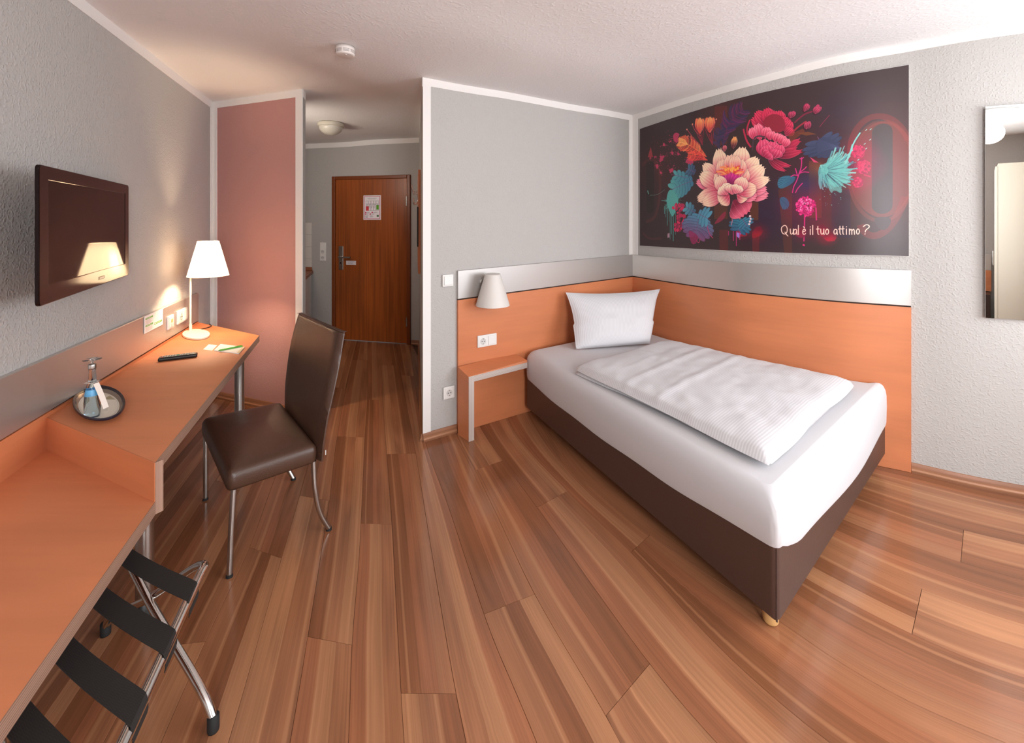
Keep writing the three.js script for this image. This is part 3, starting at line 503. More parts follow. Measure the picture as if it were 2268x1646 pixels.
function grid(n, m, fn, closedUv = 1) {
  const pos = [], uv = [], idx = [];
  for (let j = 0; j <= m; j++) for (let i = 0; i <= n; i++) { const r = fn(i / n * 2 - 1, j / m * 2 - 1); pos.push(r[0], r[1], r[2]); uv.push(r[3] ?? i / n, r[4] ?? j / m); }
  for (let j = 0; j < m; j++) for (let i = 0; i < n; i++) { const a = j * (n + 1) + i, b = a + 1, c = a + n + 1, d = c + 1; idx.push(a, c, b, b, c, d); }
  const g = new THREE.BufferGeometry(); g.setAttribute('position', new THREE.Float32BufferAttribute(pos, 3)); g.setAttribute('uv', new THREE.Float32BufferAttribute(uv, 2)); g.setIndex(idx); g.computeVertexNormals(); return g;
}
const bil = (c, a, b) => { const s = (a + 1) / 2, t = (b + 1) / 2; return [0, 1, 2].map((k) => lerp(lerp(c[0][k], c[1][k], s), lerp(c[3][k], c[2][k], s), t)); };
{ // pillow propped against the head panel
  const c = [[0.478, 0.515, -3.37], [1.075, 0.515, -3.52], [1.235, 0.905, -3.76], [0.428, 0.902, -3.60]], n = unit([0.42, 0.9]);
  const face = (sg) => grid(40, 28, (a, b) => {
    const ea = 1 - a * a, eb = 1 - b * b, p = bil(c, a * (1 - 0.07 * eb * (b > -0.2 ? 1 : 0.5)), b - (b > 0 ? 0.10 * ea * b : 0));
    const t = Math.pow(Math.max(0, 1 - Math.pow(Math.abs(a), 3.2)), 0.62) * Math.pow(Math.max(0, 1 - Math.pow(Math.abs(b), 3)), 0.6) * (b < 0 ? 1 : 1 - 0.2 * b);
    const wr = (vnoise(a * 4 + 9, b * 4 + 9, 99, 99, 4) - 0.5) * 0.016 * t, d = sg * (0.105 * t) + wr;
    return [p[0] + n[0] * d, p[1] + Math.max(0, 0.01 * sg * t), p[2] + n[1] * d * (sg > 0 ? 1 : 0.7), b * 0.25, a * 0.4];
  });
  const g = thing('pillow', 'white striped pillow standing against the bed head panel', 'pillow', [0, 0, 0]);
  mesh('case', merge([face(1), face(-1)]), M.damask, g);
}
{ // folded duvet
  const c = [[0.40, 0.512, -2.857], [0.99, 0.512, -1.735], [1.955, 0.512, -2.575], [1.19, 0.512, -3.46]];   // head side to foot side, then across
  const g = thing('duvet', 'folded white striped duvet lying on the bed', 'duvet', [0, 0, 0]);
  const edge = (x, k) => Math.pow(Math.max(0, 1 - Math.pow(Math.abs(x), k)), 0.45);
  const layer = (y, T, cc, bulge, sd) => merge([grid(70, 60, (a, b) => {
    const aa = a * (1 + 0.012 * Math.sin(b * 5 + sd)), bb = b * (1 + 0.015 * Math.sin(a * 4 + sd)), p = bil(cc, aa, bb), h = edge(a, 26) * edge(b, 22);
    const fold = 0.006 * Math.exp(-(((a - 0.02 + 0.04 * b) * 26) ** 2)) + 0.006 * Math.exp(-(((a + 0.36 + 0.05 * b) * 26) ** 2)) + 0.004 * Math.exp(-(((b - 0.05) * 22) ** 2));
    const cr = (vnoise(a * 3 + 20, b * 3 + 20, 99, 99, sd) - 0.5) * 0.010 + (vnoise(a * 4 + b * 9 + 40, b * 3 - a * 8 + 40, 199, 199, sd + 3) - 0.5) * 0.006 + (vnoise(a * 22 + 60, b * 5 + 60, 199, 199, sd + 5) - 0.5) * 0.003;
    return [p[0], y + h * (T + fold + cr + bulge * (1 - Math.max(a * a, b * b) ** 2)), p[2], (b + 1) * 0.5, (a + 1) * 0.62];
  }), grid(4, 4, (a, b) => { const p = bil(cc, a, b); return [p[0], y + 0.002, p[2], 0, 0]; })]);
  mesh('lower_fold', layer(0.508, 0.034, [c[0], [1.03, 0.512, -1.79], [1.935, 0.512, -2.62], c[3]], 0.0, 5), M.damask, g);
  mesh('upper_fold', layer(0.533, 0.042, c, 0.014, 11), M.damask, g);
}

// ---------------------------------------------------------------- desk along the television wall
const wallX = (z) => PB[0] + (PA[0] - PB[0]) * (z - PB[1]) / (PA[1] - PB[1]);
const tvDir = unit([PB[0] - PA[0], PB[1] - PA[1]]);
{
  const R0 = [-2.385, -3.434], R1 = [-1.704, -3.043], S1 = [-1.138, -1.44], S0 = [-1.842, -1.78], E1 = [-0.70, -0.2], E0 = [wallX(-0.2) + 0.004, -0.2], t = 0.04, yT = 0.70, yL = 0.575;
  const g = thing('desk', 'cherry wood wall desk with lowered luggage shelf and silver back band', 'desk', [0, 0, 0]);
  mesh('desktop', slab([R0, R1, S1, S0], yT - t, yT, 0.0015), M.cherry, g);
  const d = unit([S1[0] - S0[0], S1[1] - S0[1]]), n = [d[1], -d[0]], th = 0.022;
  mesh('step_panel', slab([[S0[0] + n[0] * 0.0005, S0[1] + n[1] * 0.0005], [S1[0] + n[0] * 0.0005, S1[1] + n[1] * 0.0005], [S1[0] + n[0] * th, S1[1] + n[1] * th], [S0[0] + n[0] * th, S0[1] + n[1] * th]], yL - t + 0.001, yT - t - 0.0003, 0.0008), M.cherry, g);
  const sk = [[S0[0] - d[0] * 0.0, S0[1]], S1]; mesh('step_face', board(sk, 0.0004, 0.002, yL, yT - 0.0004), M.cherry, g);
  const S1b = [S1[0] + n[0] * th, S1[1] + n[1] * th];
  mesh('luggage_shelf', slab([S0, S1, E1, E0], yL - t, yL, 0.0015), M.cherry, g);
  const edge = (pts, y0, y1) => { const b = board(pts, -0.0008, 0.0016, y0, y1), p = b.attributes.position, q = b.attributes.uv; for (let i = 0; i < p.count; i++) q.setXY(i, 0.5, (p.getY(i) - y0) / (y1 - y0)); return b; };
  mesh('edge_band', edge([S1, R1], yT - t, yT).clone(), M.plyDesk, g);
  mesh('end_edge_band', edge([R1, R0], yT - t, yT), M.plyDesk, g);
  mesh('shelf_edge_band', edge([E1, S1], yL - t, yL), M.plyDesk, g);
  { const b = board([S1, S1b], -0.0008, 0.0018, yL - t, yT), p = b.attributes.position, q = b.attributes.uv; for (let i = 0; i < p.count; i++) q.setXY(i, 0.5, Math.hypot(p.getX(i) - S1[0], p.getZ(i) - S1[1]) / th); mesh('step_edge_band', b, M.plyDesk, g); }
  const back = [[wallX(-0.2), -0.2], [wallX(-3.40), -3.40]], low = [[wallX(-0.2), -0.2], [wallX(-1.8), -1.8]];
  mesh('back_strip', board(low, 0.003, 0.021, yL, 0.716), M.cherry, g);
  mesh('back_strip', board([[wallX(-1.8), -1.8], back[1]], 0.003, 0.021, yT, 0.7125), M.cherry, g);
  mesh('shadow_gap', board(back, 0.003, 0.012, 0.7125, 0.7205), M.gap, g);
  mesh('silver_band', board2(back, 0.003, 0.022, 0.7205, 0.93), M.aluDesk, g);
  for (const [x, z, h] of [[-1.745, -2.89, yT - t], [-1.358, -1.669, yT - t], [-0.95, -0.45, yL - t]]) {
    const leg = mesh('leg', moved(new THREE.CylinderGeometry(0.028, 0.028, h - 0.07, 32), x, 0.07 + (h - 0.07) / 2, z), M.steel, g);
    mesh('leg_foot', moved(lathe([[0.0001, 0], [0.03, 0], [0.031, 0.006], [0.03, 0.072], [0.0001, 0.072]], 32), x, 0, z), M.black, leg);
  }
}
wallPlate('network_socket', 'single network socket on the silver desk band', [wallX(-2.882) + 0.022, 0.782, -2.889], tvDir, ['network'], false, 0.085);
wallPlate('desk_socket', 'double socket and switch plate on the silver band beside the lamp pole', [wallX(-3.067) + 0.022, 0.782, -3.074], tvDir, ['socket', 'switch'], false, 0.09);
{
  const card = print(420, 300, (c, w, h) => {
    c.fillStyle = '#fbfbf8'; c.fillRect(0, 0, w, h); c.fillStyle = '#5fae38'; for (const y of [42, 168]) { c.beginPath(); c.moveTo(22, y); c.lineTo(190, y); c.lineTo(176, y + 30); c.lineTo(22, y + 30); c.fill(); } c.fillRect(234, 196, 160, 34);
    c.fillStyle = '#fbfbf8'; c.beginPath(); c.arc(234, 214, 25, 0, 7); c.fill(); c.strokeStyle = '#5fae38'; c.lineWidth = 9; c.beginPath(); c.arc(232, 214, 18, 0, 7); c.stroke();
    c.fillStyle = '#e9f4e0'; for (const y of [53, 179]) c.fillRect(36, y, 120, 8); c.fillRect(262, 208, 110, 9); c.fillStyle = '#c9b9b4'; for (let i = 0; i < 6; i++) { c.fillRect(24, 84 + i * 13, 160 - (i % 3) * 22, 5); c.fillRect(24, 210 + i * 13, 168 - (i % 2) * 30, 5); }
  });
  const g = thing('info_card', 'white information card with green bars stuck on the desk band', 'card', [wallX(-2.66) + 0.0225, 0.832, -2.669], tvDir);
  mesh('paper', moved(rbox(0.25, 0.1, 0.002, 0.0006), 0, 0.05, 0.0008), M.plastic, g);
  mesh('print', moved(new THREE.PlaneGeometry(0.248, 0.098), 0, 0.05, 0.0022), std('#ffffff', 0.5, { map: card }), g);
}

// ---------------------------------------------------------------- television
{
  const a = [-1.551, -1.479], b = [-1.997, -2.347], dir = unit([b[0] - a[0], b[1] - a[1]]), W = Math.hypot(b[0] - a[0], b[1] - a[1]), H = 0.46, g = thing('television', 'black flat screen television mounted on the grey wall above the desk', 'television', [(a[0] + b[0]) / 2, 1.193, (a[1] + b[1]) / 2], dir);
  const gloss = new THREE.MeshPhysicalMaterial({ color: '#170c0b', roughness: 0.1, specularIntensity: 0.35 });
  const sh = new THREE.Shape(), rr = (s, x, y, w, h, r) => { s.moveTo(x + r, y); s.lineTo(x + w - r, y); s.quadraticCurveTo(x + w, y, x + w, y + r); s.lineTo(x + w, y + h - r); s.quadraticCurveTo(x + w, y + h, x + w - r, y + h); s.lineTo(x + r, y + h); s.quadraticCurveTo(x, y + h, x, y + h - r); s.lineTo(x, y + r); s.quadraticCurveTo(x, y, x + r, y); };
  rr(sh, -W / 2, 0, W, H, 0.014); const hole = new THREE.Path(); rr(hole, -W / 2 + 0.06, 0.058, W - 0.115, H - 0.098, 0.003); sh.holes.push(hole);
  mesh('bezel', moved(new THREE.ExtrudeGeometry(sh, { depth: 0.006, bevelSize: 0.004, bevelThickness: 0.003, bevelSegments: 3, curveSegments: 6 }), 0, 0, -0.006), gloss, g);
  mesh('screen', moved(new THREE.BoxGeometry(W - 0.11, H - 0.092, 0.004), 0.0025, H / 2 + 0.009, -0.0004), new THREE.MeshPhysicalMaterial({ color: '#050303', roughness: 0.04, specularIntensity: 0.22 }), g);
  mesh('back_shell', moved(rbox(W - 0.42, H - 0.14, 0.034, 0.012), 0.02, H / 2, -0.027), M.black, g);
  const logo = print(256, 48, (c, w, h) => { c.fillStyle = '#120a09'; c.fillRect(0, 0, w, h); c.fillStyle = '#c9c2bd'; c.font = 'bold 34px sans-serif'; c.textAlign = 'center'; c.fillText('SAMSUNG', w / 2, 36); });
  mesh('logo', moved(new THREE.PlaneGeometry(0.075, 0.014), 0.09, 0.028, 0.0036), std('#ffffff', 0.3, { map: logo }), g);
  mesh('wall_arm', merge([rod([0.0, H / 2, -0.05], [0.02, H / 2, -0.115], 0.018), moved(rbox(0.16, 0.2, 0.012, 0.004), 0.0, H / 2, -0.06)]), M.black, g);
}

// ---------------------------------------------------------------- desk lamp
{
  const cx = -2.127, cz = -3.04, y = 0.70, sx = -2.045, sz = -3.04, g = thing('desk_lamp', 'lit white desk lamp with cone shade and round flat base', 'lamp', [cx, y, cz]);
  const cream = std('#e2ddcd', 0.45), disc = lathe([[0.0001, 0], [0.97, 0], [1, 0.004], [1, 0.011], [0.985, 0.015], [0.0001, 0.0155]], 64);
  disc.applyMatrix4(new THREE.Matrix4().set(0.093, 0, 0.088, 0, 0, 1, 0, 0, 0, 0, 0.125, 0, 0, 0, 0, 1)); disc.computeVertexNormals();
  mesh('base', disc, cream, g);
  const px = -2.222 - cx, pz = -3.12 - cz;
  mesh('pole', merge([rod([px, 0.012, pz], [px, 0.425, pz], 0.0065), rod([px, 0.012, pz], [px, 0.06, pz], 0.0095), rod([px, 0.42, pz], [sx - cx, 0.43, sz - cz], 0.005)]), cream, g);
  const shade = new THREE.MeshPhysicalMaterial({ color: '#fff6e6', roughness: 1, transmission: 0.28, thickness: 0, side: THREE.DoubleSide });
  mesh('lamp_shade', moved(lathe([[0.121, 0], [0.062, 0.234]], 64), sx - cx, 0.402, sz - cz), shade, g);
  mesh('bulb', moved(new THREE.SphereGeometry(0.028, 20, 14), sx - cx, 0.5, sz - cz), std('#fff4e0', 0.5, { emissive: '#ffe2b4', emissiveIntensity: 12 }), g);
  const l = new THREE.PointLight('#ffdcb4', 1.6); l.position.set(sx, y + 0.5, sz); l.castShadow = true; l.shadow.radius = 1.5; scene.add(l);
  mesh('cord', tube([[px, 0.008, pz - 0.01], [px + 0.03, 0.005, pz - 0.1], [px + 0.03, 0.005, pz - 0.17], [px - 0.03, 0.004, pz - 0.24]], 0.003, 24, 6), M.black, g);
}
// ---------------------------------------------------------------- small things on the desk
{
  const dir = unit([0.152, -0.088]), g = thing('remote_control', 'black television remote control lying on the desk', 'remote control', [-1.868, 0.7, -2.527], dir);
  mesh('shell', moved(rbox(0.178, 0.02, 0.05, 0.008, 4), 0, 0.0102, 0), std('#1a1816', 0.28), g);
  mesh('key_panel', moved(rbox(0.16, 0.002, 0.038, 0.001), 0, 0.0205, 0), std('#3c3733', 0.5), g);
  const key = rbox(0.0075, 0.003, 0.0055, 0.001), cols = ['#c9c2b2', '#9c958a'];
  for (let i = 0; i < 13; i++) for (let j = 0; j < 3; j++) mesh('key', moved(key.clone(), -0.07 + i * 0.0115, 0.0222, -0.012 + j * 0.012), std(i === 0 && j === 2 ? '#c2303a' : i === 6 ? '#3f8f6a' : cols[(i + j) % 2], 0.5), g);
  const paper = std('#f4f1ec', 0.8);
  const card = tag(mesh('business_card', slab([[-1.894, -2.82], [-1.827, -2.80], [-1.782, -2.6825], [-1.8525, -2.707]], 0.7002, 0.7012, 0.0003), paper), 'small blank white card lying beside the notepad', 'card');
  const pad = thing('notepad', 'white paper notepad under the green pen', 'notepad', [0, 0, 0]);
  mesh('sheets', slab([[-1.816, -2.813], [-1.627, -2.747], [-1.58, -2.612], [-1.767, -2.676]], 0.7002, 0.7052, 0.0004), paper, pad);
  mesh('gum_strip', slab([[-1.643, -2.753], [-1.626, -2.7472], [-1.579, -2.6122], [-1.596, -2.618]], 0.7048, 0.7056, 0.0002), std('#e2cfa6', 0.7), pad);
  const pen = thing('pen', 'light green pen lying across the notepad', 'pen', [-1.683, 0.7056, -2.70], unit([0.086, -0.102]));
  mesh('barrel', moved(new THREE.CylinderGeometry(0.0045, 0.0045, 0.12, 14).rotateZ(Math.PI / 2), 0.004, 0.0047, 0), std('#5fb53f', 0.35), pen);
  mesh('tip', moved(new THREE.ConeGeometry(0.0044, 0.012, 14).rotateZ(Math.PI / 2), -0.062, 0.0047, 0), std('#4a8f33', 0.35), pen); mesh('clip', moved(rbox(0.035, 0.0015, 0.003, 0.0005), 0.04, 0.0097, 0), std('#58a83a', 0.35), pen);
}
{ // tray with paper, bottle, glass
  const C = [-1.722, -1.882], A = new THREE.Matrix4().set(0.110, 0, 0.163, 0, 0, 1, 0, 0, 0, 0, 0.177, 0, 0, 0, 0, 1), g = thing('tray', 'oval dark rimmed silver tray on the desk', 'tray', [C[0], 0.7, C[1]]);
  const shaped = (pr) => { const q = lathe(pr, 72); q.applyMatrix4(A); q.computeVertexNormals(); return toCreasedNormals(q, 0.6); };
  mesh('plate', shaped([[0.0001, 0.001], [0.8, 0.001], [0.86, 0.004], [0.95, 0.016], [0.93, 0.0165], [0.84, 0.006], [0.79, 0.0035], [0.0001, 0.0035]]), std('#b9b2a6', 0.2, { metalness: 0.9 }), g);
  mesh('rim', shaped([[0.89, 0.0165], [0.93, 0.012], [0.99, 0.0145], [1, 0.02], [0.985, 0.0235], [0.91, 0.0195], [0.89, 0.0165]]), std('#1c1828', 0.3), g);
  const linerPrint = print(512, 512, (c, w, h) => { c.fillStyle = '#ece5d6'; c.fillRect(0, 0, w, h); c.strokeStyle = '#8f8794'; c.lineWidth = 2; c.beginPath(); c.arc(256, 256, 240, 0, 7); c.stroke(); c.fillStyle = '#b9ad8d'; c.beginPath(); c.moveTo(300, 150); c.lineTo(470, 150); c.lineTo(400, 70); c.fill(); c.fillStyle = '#7a6f66'; for (let i = 0; i < 9; i++) c.fillRect(330 - i * 4, 220 + i * 18, 60, 3); });
  const lg = new THREE.CircleGeometry(0.78, 72).rotateX(-Math.PI / 2); lg.applyMatrix4(A); lg.computeVertexNormals();
  const lin = tag(mesh('tray_liner', lg, std('#ffffff', 0.8, { map: linerPrint, side: THREE.DoubleSide })), 'cream printed paper liner inside the tray', 'paper'); lin.position.set(C[0], 0.7042, C[1]);
  const bx = -1.637, bz = -1.761, b = thing('water_bottle', 'small blue glass water bottle with paper neck tag on the tray', 'bottle', [bx, 0.7045, bz]);
  const blue = new THREE.MeshPhysicalMaterial({ color: '#ffffff', transmission: 1, roughness: 0.02, ior: 1.36, thickness: 0.05, attenuationColor: new THREE.Color('#7fbdea'), attenuationDistance: 0.16 });
  mesh('glass', lathe([[0.0001, 0.003], [0.018, 0.001], [0.0225, 0.004], [0.0245, 0.02], [0.0252, 0.06], [0.0235, 0.09], [0.017, 0.125], [0.012, 0.15], [0.0105, 0.18], [0.0105, 0.196], [0.0001, 0.197]], 44), blue, b);
  mesh('neck_label', lathe([[0.0238, 0.088], [0.0198, 0.112], [0.0192, 0.112], [0.0232, 0.088], [0.0238, 0.088]], 40), std('#5aa2cf', 0.4), b);
  mesh('cap', lathe([[0.0001, 0.211], [0.011, 0.210], [0.0126, 0.206], [0.0128, 0.193], [0.0118, 0.19], [0.0001, 0.19]], 28), M.steel, b);
  const tagm = std('#efe3d8', 0.8, { side: THREE.DoubleSide });
  mesh('neck_tag', merge([moved(new THREE.RingGeometry(0.0135, 0.026, 4, 1).rotateX(-Math.PI / 2).rotateY(0.6), 0, 0.138, 0), grid(2, 8, (a, q) => [0.02 + (q + 1) * 0.016 , 0.136 - (q + 1) * 0.042 - (q + 1) ** 2 * 0.004, 0.006 + a * 0.012 - (q + 1) * 0.004])]), tagm, b);
  const glass = new THREE.MeshPhysicalMaterial({ color: '#ffffff', transmission: 1, roughness: 0.03, ior: 1.45, thickness: 0.004 });
  const w = thing('wine_glass', 'small stem glass turned upside down over the bottle cap', 'glass', [bx, 0.9158, bz]);
  mesh('foot', lathe([[0.0001, 0.0005], [0.004, 0.0008], [0.006, 0.008], [0.010, 0.0125], [0.0285, 0.0145], [0.029, 0.0155], [0.0285, 0.0165], [0.0001, 0.0172]], 44), glass, w);
}

// ---------------------------------------------------------------- the print on the flower picture
const POSTER = print(1700, 960, (c, W, H) => {
  // sheet layout: columns of the print, then the sheet's upper and lower edge at each column
  const col = [[0, 0], [40, 0.121], [80, 0.226], [120, 0.321], [160, 0.405], [200, 0.483], [240, 0.55], [280, 0.611], [320, 0.668], [360, 0.722], [400, 0.773], [440, 0.823], [480, 0.87], [520, 0.916], [560, 0.96], [595, 1]];
  const up = [[0, 142], [153, 97], [183, 89], [383, 41], [433, 30.5], [596, -0.5]], lo = [[0, 401], [153, 409.3], [233, 412.7], [433, 419.7], [483, 421.5], [596, 424.6]];
  const look = (t, x) => { let i = 1; while (i < t.length - 1 && t[i][0] < x) i++; return lerp(t[i - 1][1], t[i][1], (x - t[i - 1][0]) / (t[i][0] - t[i - 1][0])); };
  const P = (x, y) => [look(col, x) * W, (y - look(up, x)) / (look(lo, x) - look(up, x)) * H];
  const A = (u, v) => P(u / 5.144 - 17, v / 5.144 + 97), B = (u, v) => P(u / 4.5735 + 263, v / 4.5735 + 57);
  const R = (a, b) => a + (b - a) * rnd();
  const path = (pts, close = true) => { c.beginPath(); pts.forEach((p, i) => i ? c.lineTo(...p) : c.moveTo(...p)); if (close) c.closePath(); };
  const round = (pts) => { const m = (i) => { const a = pts[i % pts.length], b = pts[(i + 1) % pts.length]; return [(a[0] + b[0]) / 2, (a[1] + b[1]) / 2]; }; c.beginPath(); c.moveTo(...m(0)); for (let i = 1; i <= pts.length; i++) c.quadraticCurveTo(...pts[i % pts.length], ...m(i)); c.closePath(); };
  const soft = (pts, f) => { c.fillStyle = f; pts.length > 4 && pts.length < 20 ? round(pts) : path(pts); c.fill(); };
  const line = (pts, col2, w, al = 1) => { c.save(); c.globalAlpha = al; c.strokeStyle = col2; c.lineWidth = w; c.lineCap = c.lineJoin = 'round'; c.beginPath(); c.moveTo(...pts[0]); for (let i = 1; i < pts.length - 1; i++) { const m = [(pts[i][0] + pts[i + 1][0]) / 2, (pts[i][1] + pts[i + 1][1]) / 2]; c.quadraticCurveTo(...pts[i], ...m); } c.lineTo(...pts[pts.length - 1]); c.stroke(); c.restore(); };
  const glow = (p, r, rgb, al) => { const g = c.createRadialGradient(...p, 0, ...p, r); g.addColorStop(0, `rgba(${rgb},${al})`); g.addColorStop(1, `rgba(${rgb},0)`); c.fillStyle = g; c.fillRect(p[0] - r, p[1] - r, 2 * r, 2 * r); };
  const blob = (p, r, f, n = 10, j = 0.3) => { const q = []; for (let i = 0; i < n; i++) { const a = i / n * 6.283, k = r * (1 + R(-j, j)); q.push([p[0] + Math.cos(a) * k, p[1] + Math.sin(a) * k]); } soft(q, f); };
  function petal(b, t, w, c0, c1, o = {}) { w *= 0.7;             // base, tip, width, colour at base, colour at tip
    const L = Math.hypot(t[0] - b[0], t[1] - b[1]), ax = [(t[0] - b[0]) / L, (t[1] - b[1]) / L], nx = [-ax[1], ax[0]], bend = o.bend ?? 0, teeth = o.teeth ?? 4, fat = o.fat ?? 0.62;
    const at = (s, k) => { const q = bend * L * Math.sin(Math.PI * s); return [b[0] + ax[0] * L * s + nx[0] * (k * w + q), b[1] + ax[1] * L * s + nx[1] * (k * w + q)]; };
    const wd = (s) => 0.5 * Math.pow(Math.sin(Math.PI * Math.pow(clamp(s * 0.93 + 0.05), 1.15 / fat * 0.62)), 0.8), pts = [];
    for (let i = 0; i <= 14; i++) { const s = i / 14 * 0.92; pts.push(at(s, wd(s))); }
    for (let i = 0; i <= teeth; i++) { const k = 0.5 - i / teeth; pts.push(at(0.95 + (i % 2 ? -0.03 : 0.05) * (o.rough ?? 1), k * wd(0.92) * 2)); }
    for (let i = 14; i >= 0; i--) { const s = i / 14 * 0.92; pts.push(at(s, -wd(s))); }
    const g = c.createLinearGradient(...b, ...t); g.addColorStop(0, c0); g.addColorStop(0.25, c0); g.addColorStop(0.75, c1); g.addColorStop(1, c1);
    c.save(); c.shadowColor = o.shade ?? 'rgba(40,5,20,0.6)'; c.shadowBlur = 9; c.shadowOffsetY = 3; soft(pts, g); c.restore();
    c.save(); path(pts); c.clip();
    const v = o.veins ?? 9; for (let i = 0; i < v; i++) { const k = (i + 0.5) / v - 0.5; line([at(0.05, k * 0.5), at(0.5, k * 0.95), at(0.98, k * wd(0.9) * 1.9)], i % 2 ? (o.dark ?? '#b0304f') : (o.light ?? '#ffe9cf'), R(1, 2.4), i % 2 ? 0.42 : 0.5); }
    c.restore();
    line(pts.slice(0, 15), o.rim ?? '#fff0dc', 1.6, 0.5);
  }
  // ground and ghost lettering
  c.fillStyle = '#3a282a'; c.fillRect(0, 0, W, H);
  for (const [p, r, k, a] of [[A(300, 700), 300, '96,40,36', 0.35], [A(1000, 60), 200, '110,42,36', 0.35], [B(1250, 800), 420, '120,40,36', 0.5], [B(650, 1000), 260, '110,40,40', 0.35], [A(1550, 1200), 300, '44,24,60', 0.6], [B(850, 250), 200, '50,36,66', 0.4], [B(500, 700), 260, '60,20,40', 0.5]]) glow(p, r, k, a);
  const bar = (q, f) => soft(q, f);
  bar([A(945, 0), A(1085, 0), A(1085, 420), A(945, 460)], 'rgba(112,44,38,0.55)'); bar([A(940, 1100), A(1090, 1080), A(1090, 1260), A(940, 1260)], 'rgba(98,52,34,0.7)'); bar([A(1340, 1050), A(1440, 1040), A(1440, 1275), A(1340, 1270)], 'rgba(104,56,36,0.7)');
  bar([A(1000, 1380), A(1095, 1380), A(1095, 1640), A(1000, 1640)], 'rgba(112,36,36,0.5)'); bar([A(1370, 1400), A(1450, 1400), A(1450, 1640), A(1370, 1640)], 'rgba(120,36,40,0.5)');
  bar([B(512, 720), B(640, 740), B(640, 1290), B(512, 1290)], 'rgba(106,54,40,0.6)'); bar([B(740, 1030), B(930, 1000), B(930, 1500), B(740, 1480)], 'rgba(54,36,58,0.6)'); bar([B(200, 1010), B(340, 960), B(340, 1640), B(260, 1640)], 'rgba(100,50,36,0.5)');
  const ring = (cx, cy, rx, ry, w, f, a0 = 0, a1 = 6.3, tilt = 0) => { c.save(); c.strokeStyle = f; c.lineWidth = w; const [x, y] = B(cx, cy), [x2] = B(cx + rx, cy), [, y2] = B(cx, cy + ry); c.beginPath(); c.ellipse(x, y, x2 - x, y2 - y, tilt, a0, a1); c.stroke(); c.restore(); };
  c.save(); c.beginPath(); { const [x, y] = B(1252, 802), [x2] = B(1585, 802), [, y2] = B(1252, 1285); c.ellipse(x, y, x2 - x, y2 - y, 0, 0, 7); } c.fillStyle = 'rgba(126,54,46,0.72)'; c.fill(); c.restore();
  ring(1230, 640, 300, 380, 30, 'rgba(132,42,40,0.55)', 3.3, 6.1, -0.15); ring(1260, 1000, 240, 480, 34, 'rgba(136,42,40,0.5)', 0.1, 2.2, 0.2); ring(1240, 820, 330, 500, 18, 'rgba(140,60,50,0.4)');
  { const a = B(1145, 355), b = B(1360, 1248), w = b[0] - a[0]; c.fillStyle = '#453536'; c.beginPath(); c.roundRect(a[0], a[1], w, b[1] - a[1], w / 2); c.fill(); soft([B(1160, 1285), B(1360, 1275), B(1320, 1400), B(1240, 1420), B(1180, 1350)], '#453234'); soft([B(1165, 330), B(1230, 298), B(1310, 320), B(1230, 312)], '#453234'); }
  { const a = A(165, 560), b = A(250, 1190); c.fillStyle = 'rgba(46,34,36,0.9)'; c.beginPath(); c.roundRect(a[0], a[1], b[0] - a[0], b[1] - a[1], 40); c.fill(); line([A(120, 640), A(200, 560), A(300, 640), A(330, 900), A(280, 1240), A(170, 1290)], '#6a3430', 26, 0.45); line([A(130, 1420), A(180, 1490), A(330, 1480)], '#6a3430', 20, 0.35); }
  // splashes on the left
  for (const [x, y, r] of [[365, 425, 16], [340, 575, 34], [500, 350, 40], [450, 715, 26], [288, 665, 20], [330, 740, 14], [660, 610, 46], [460, 515, 18], [530, 530, 15], [262, 555, 9], [215, 570, 8], [440, 385, 8]]) { blob(A(x, y), r * 0.75, '#b8375a', 13, 0.45); for (let i = 0; i < 10; i++) { const a = R(0, 6.3), d = r * R(1.2, 2.6); blob(A(x + Math.cos(a) * d, y + Math.sin(a) * d), R(1, 4), '#b8355a', 6); line([A(x, y), A(x + Math.cos(a) * d * 0.8, y + Math.sin(a) * d * 0.8)], '#c93a60', 2, 0.7); } }
  for (let i = 0; i < 90; i++) blob(A(R(200, 640), R(240, 800)), R(0.8, 3), '#a8304f', 6);
  soft([A(215, 440), A(240, 560), A(180, 560)], 'rgba(190,60,70,0.7)');
  // feathers
  function feather(pts, wide, cols, n = 46) { wide *= 0.72;
    for (let i = 0; i < n; i++) { const t = i / n, k = Math.min(pts.length - 1.001, t * (pts.length - 1)), j = Math.floor(k), f = k - j, p = [lerp(pts[j][0], pts[j + 1][0], f), lerp(pts[j][1], pts[j + 1][1], f)], d = unit([pts[j + 1][0] - pts[j][0], pts[j + 1][1] - pts[j][1]]), w = wide * Math.sin(Math.PI * Math.pow(0.06 + 0.94 * (1 - t), 0.75)) * R(0.8, 1.1);
      for (const s of [-1, 1]) { const e = [p[0] + (-d[1] * s * w) + d[0] * w * 0.7, p[1] + (d[0] * s * w) + d[1] * w * 0.7], m = [p[0] - d[1] * s * w * 0.6 + d[0] * w * 0.15, p[1] + d[0] * s * w * 0.6 + d[1] * w * 0.15]; line([p, m, e], cols[Math.floor(R(0, cols.length * 0.999))], R(3, 7), 0.85); } }
    line(pts, cols[0], 3);
  }
  feather([A(1040, 450), A(1060, 300), A(1120, 170), A(1270, 35)], 105, ['#5a2450', '#3a2d58', '#34305a', '#6d2a5c', '#2d2a4c']);
  feather([A(1000, 470), A(970, 380), A(1010, 250)], 60, ['#3a3158', '#4a2a52', '#2f2b4c'], 24);
  feather([A(850, 560), A(760, 500), A(660, 430), A(530, 395)], 75, ['#ff6a4c', '#f3503f', '#ff8a58', '#e8403c']); feather([A(640, 425), A(590, 405), A(530, 395)], 46, ['#ffc06e', '#ffb066', '#ff9d5c'], 20);
  feather([A(860, 600), A(760, 560), A(640, 545)], 46, ['#f04842', '#d8343c', '#ff6048'], 26);
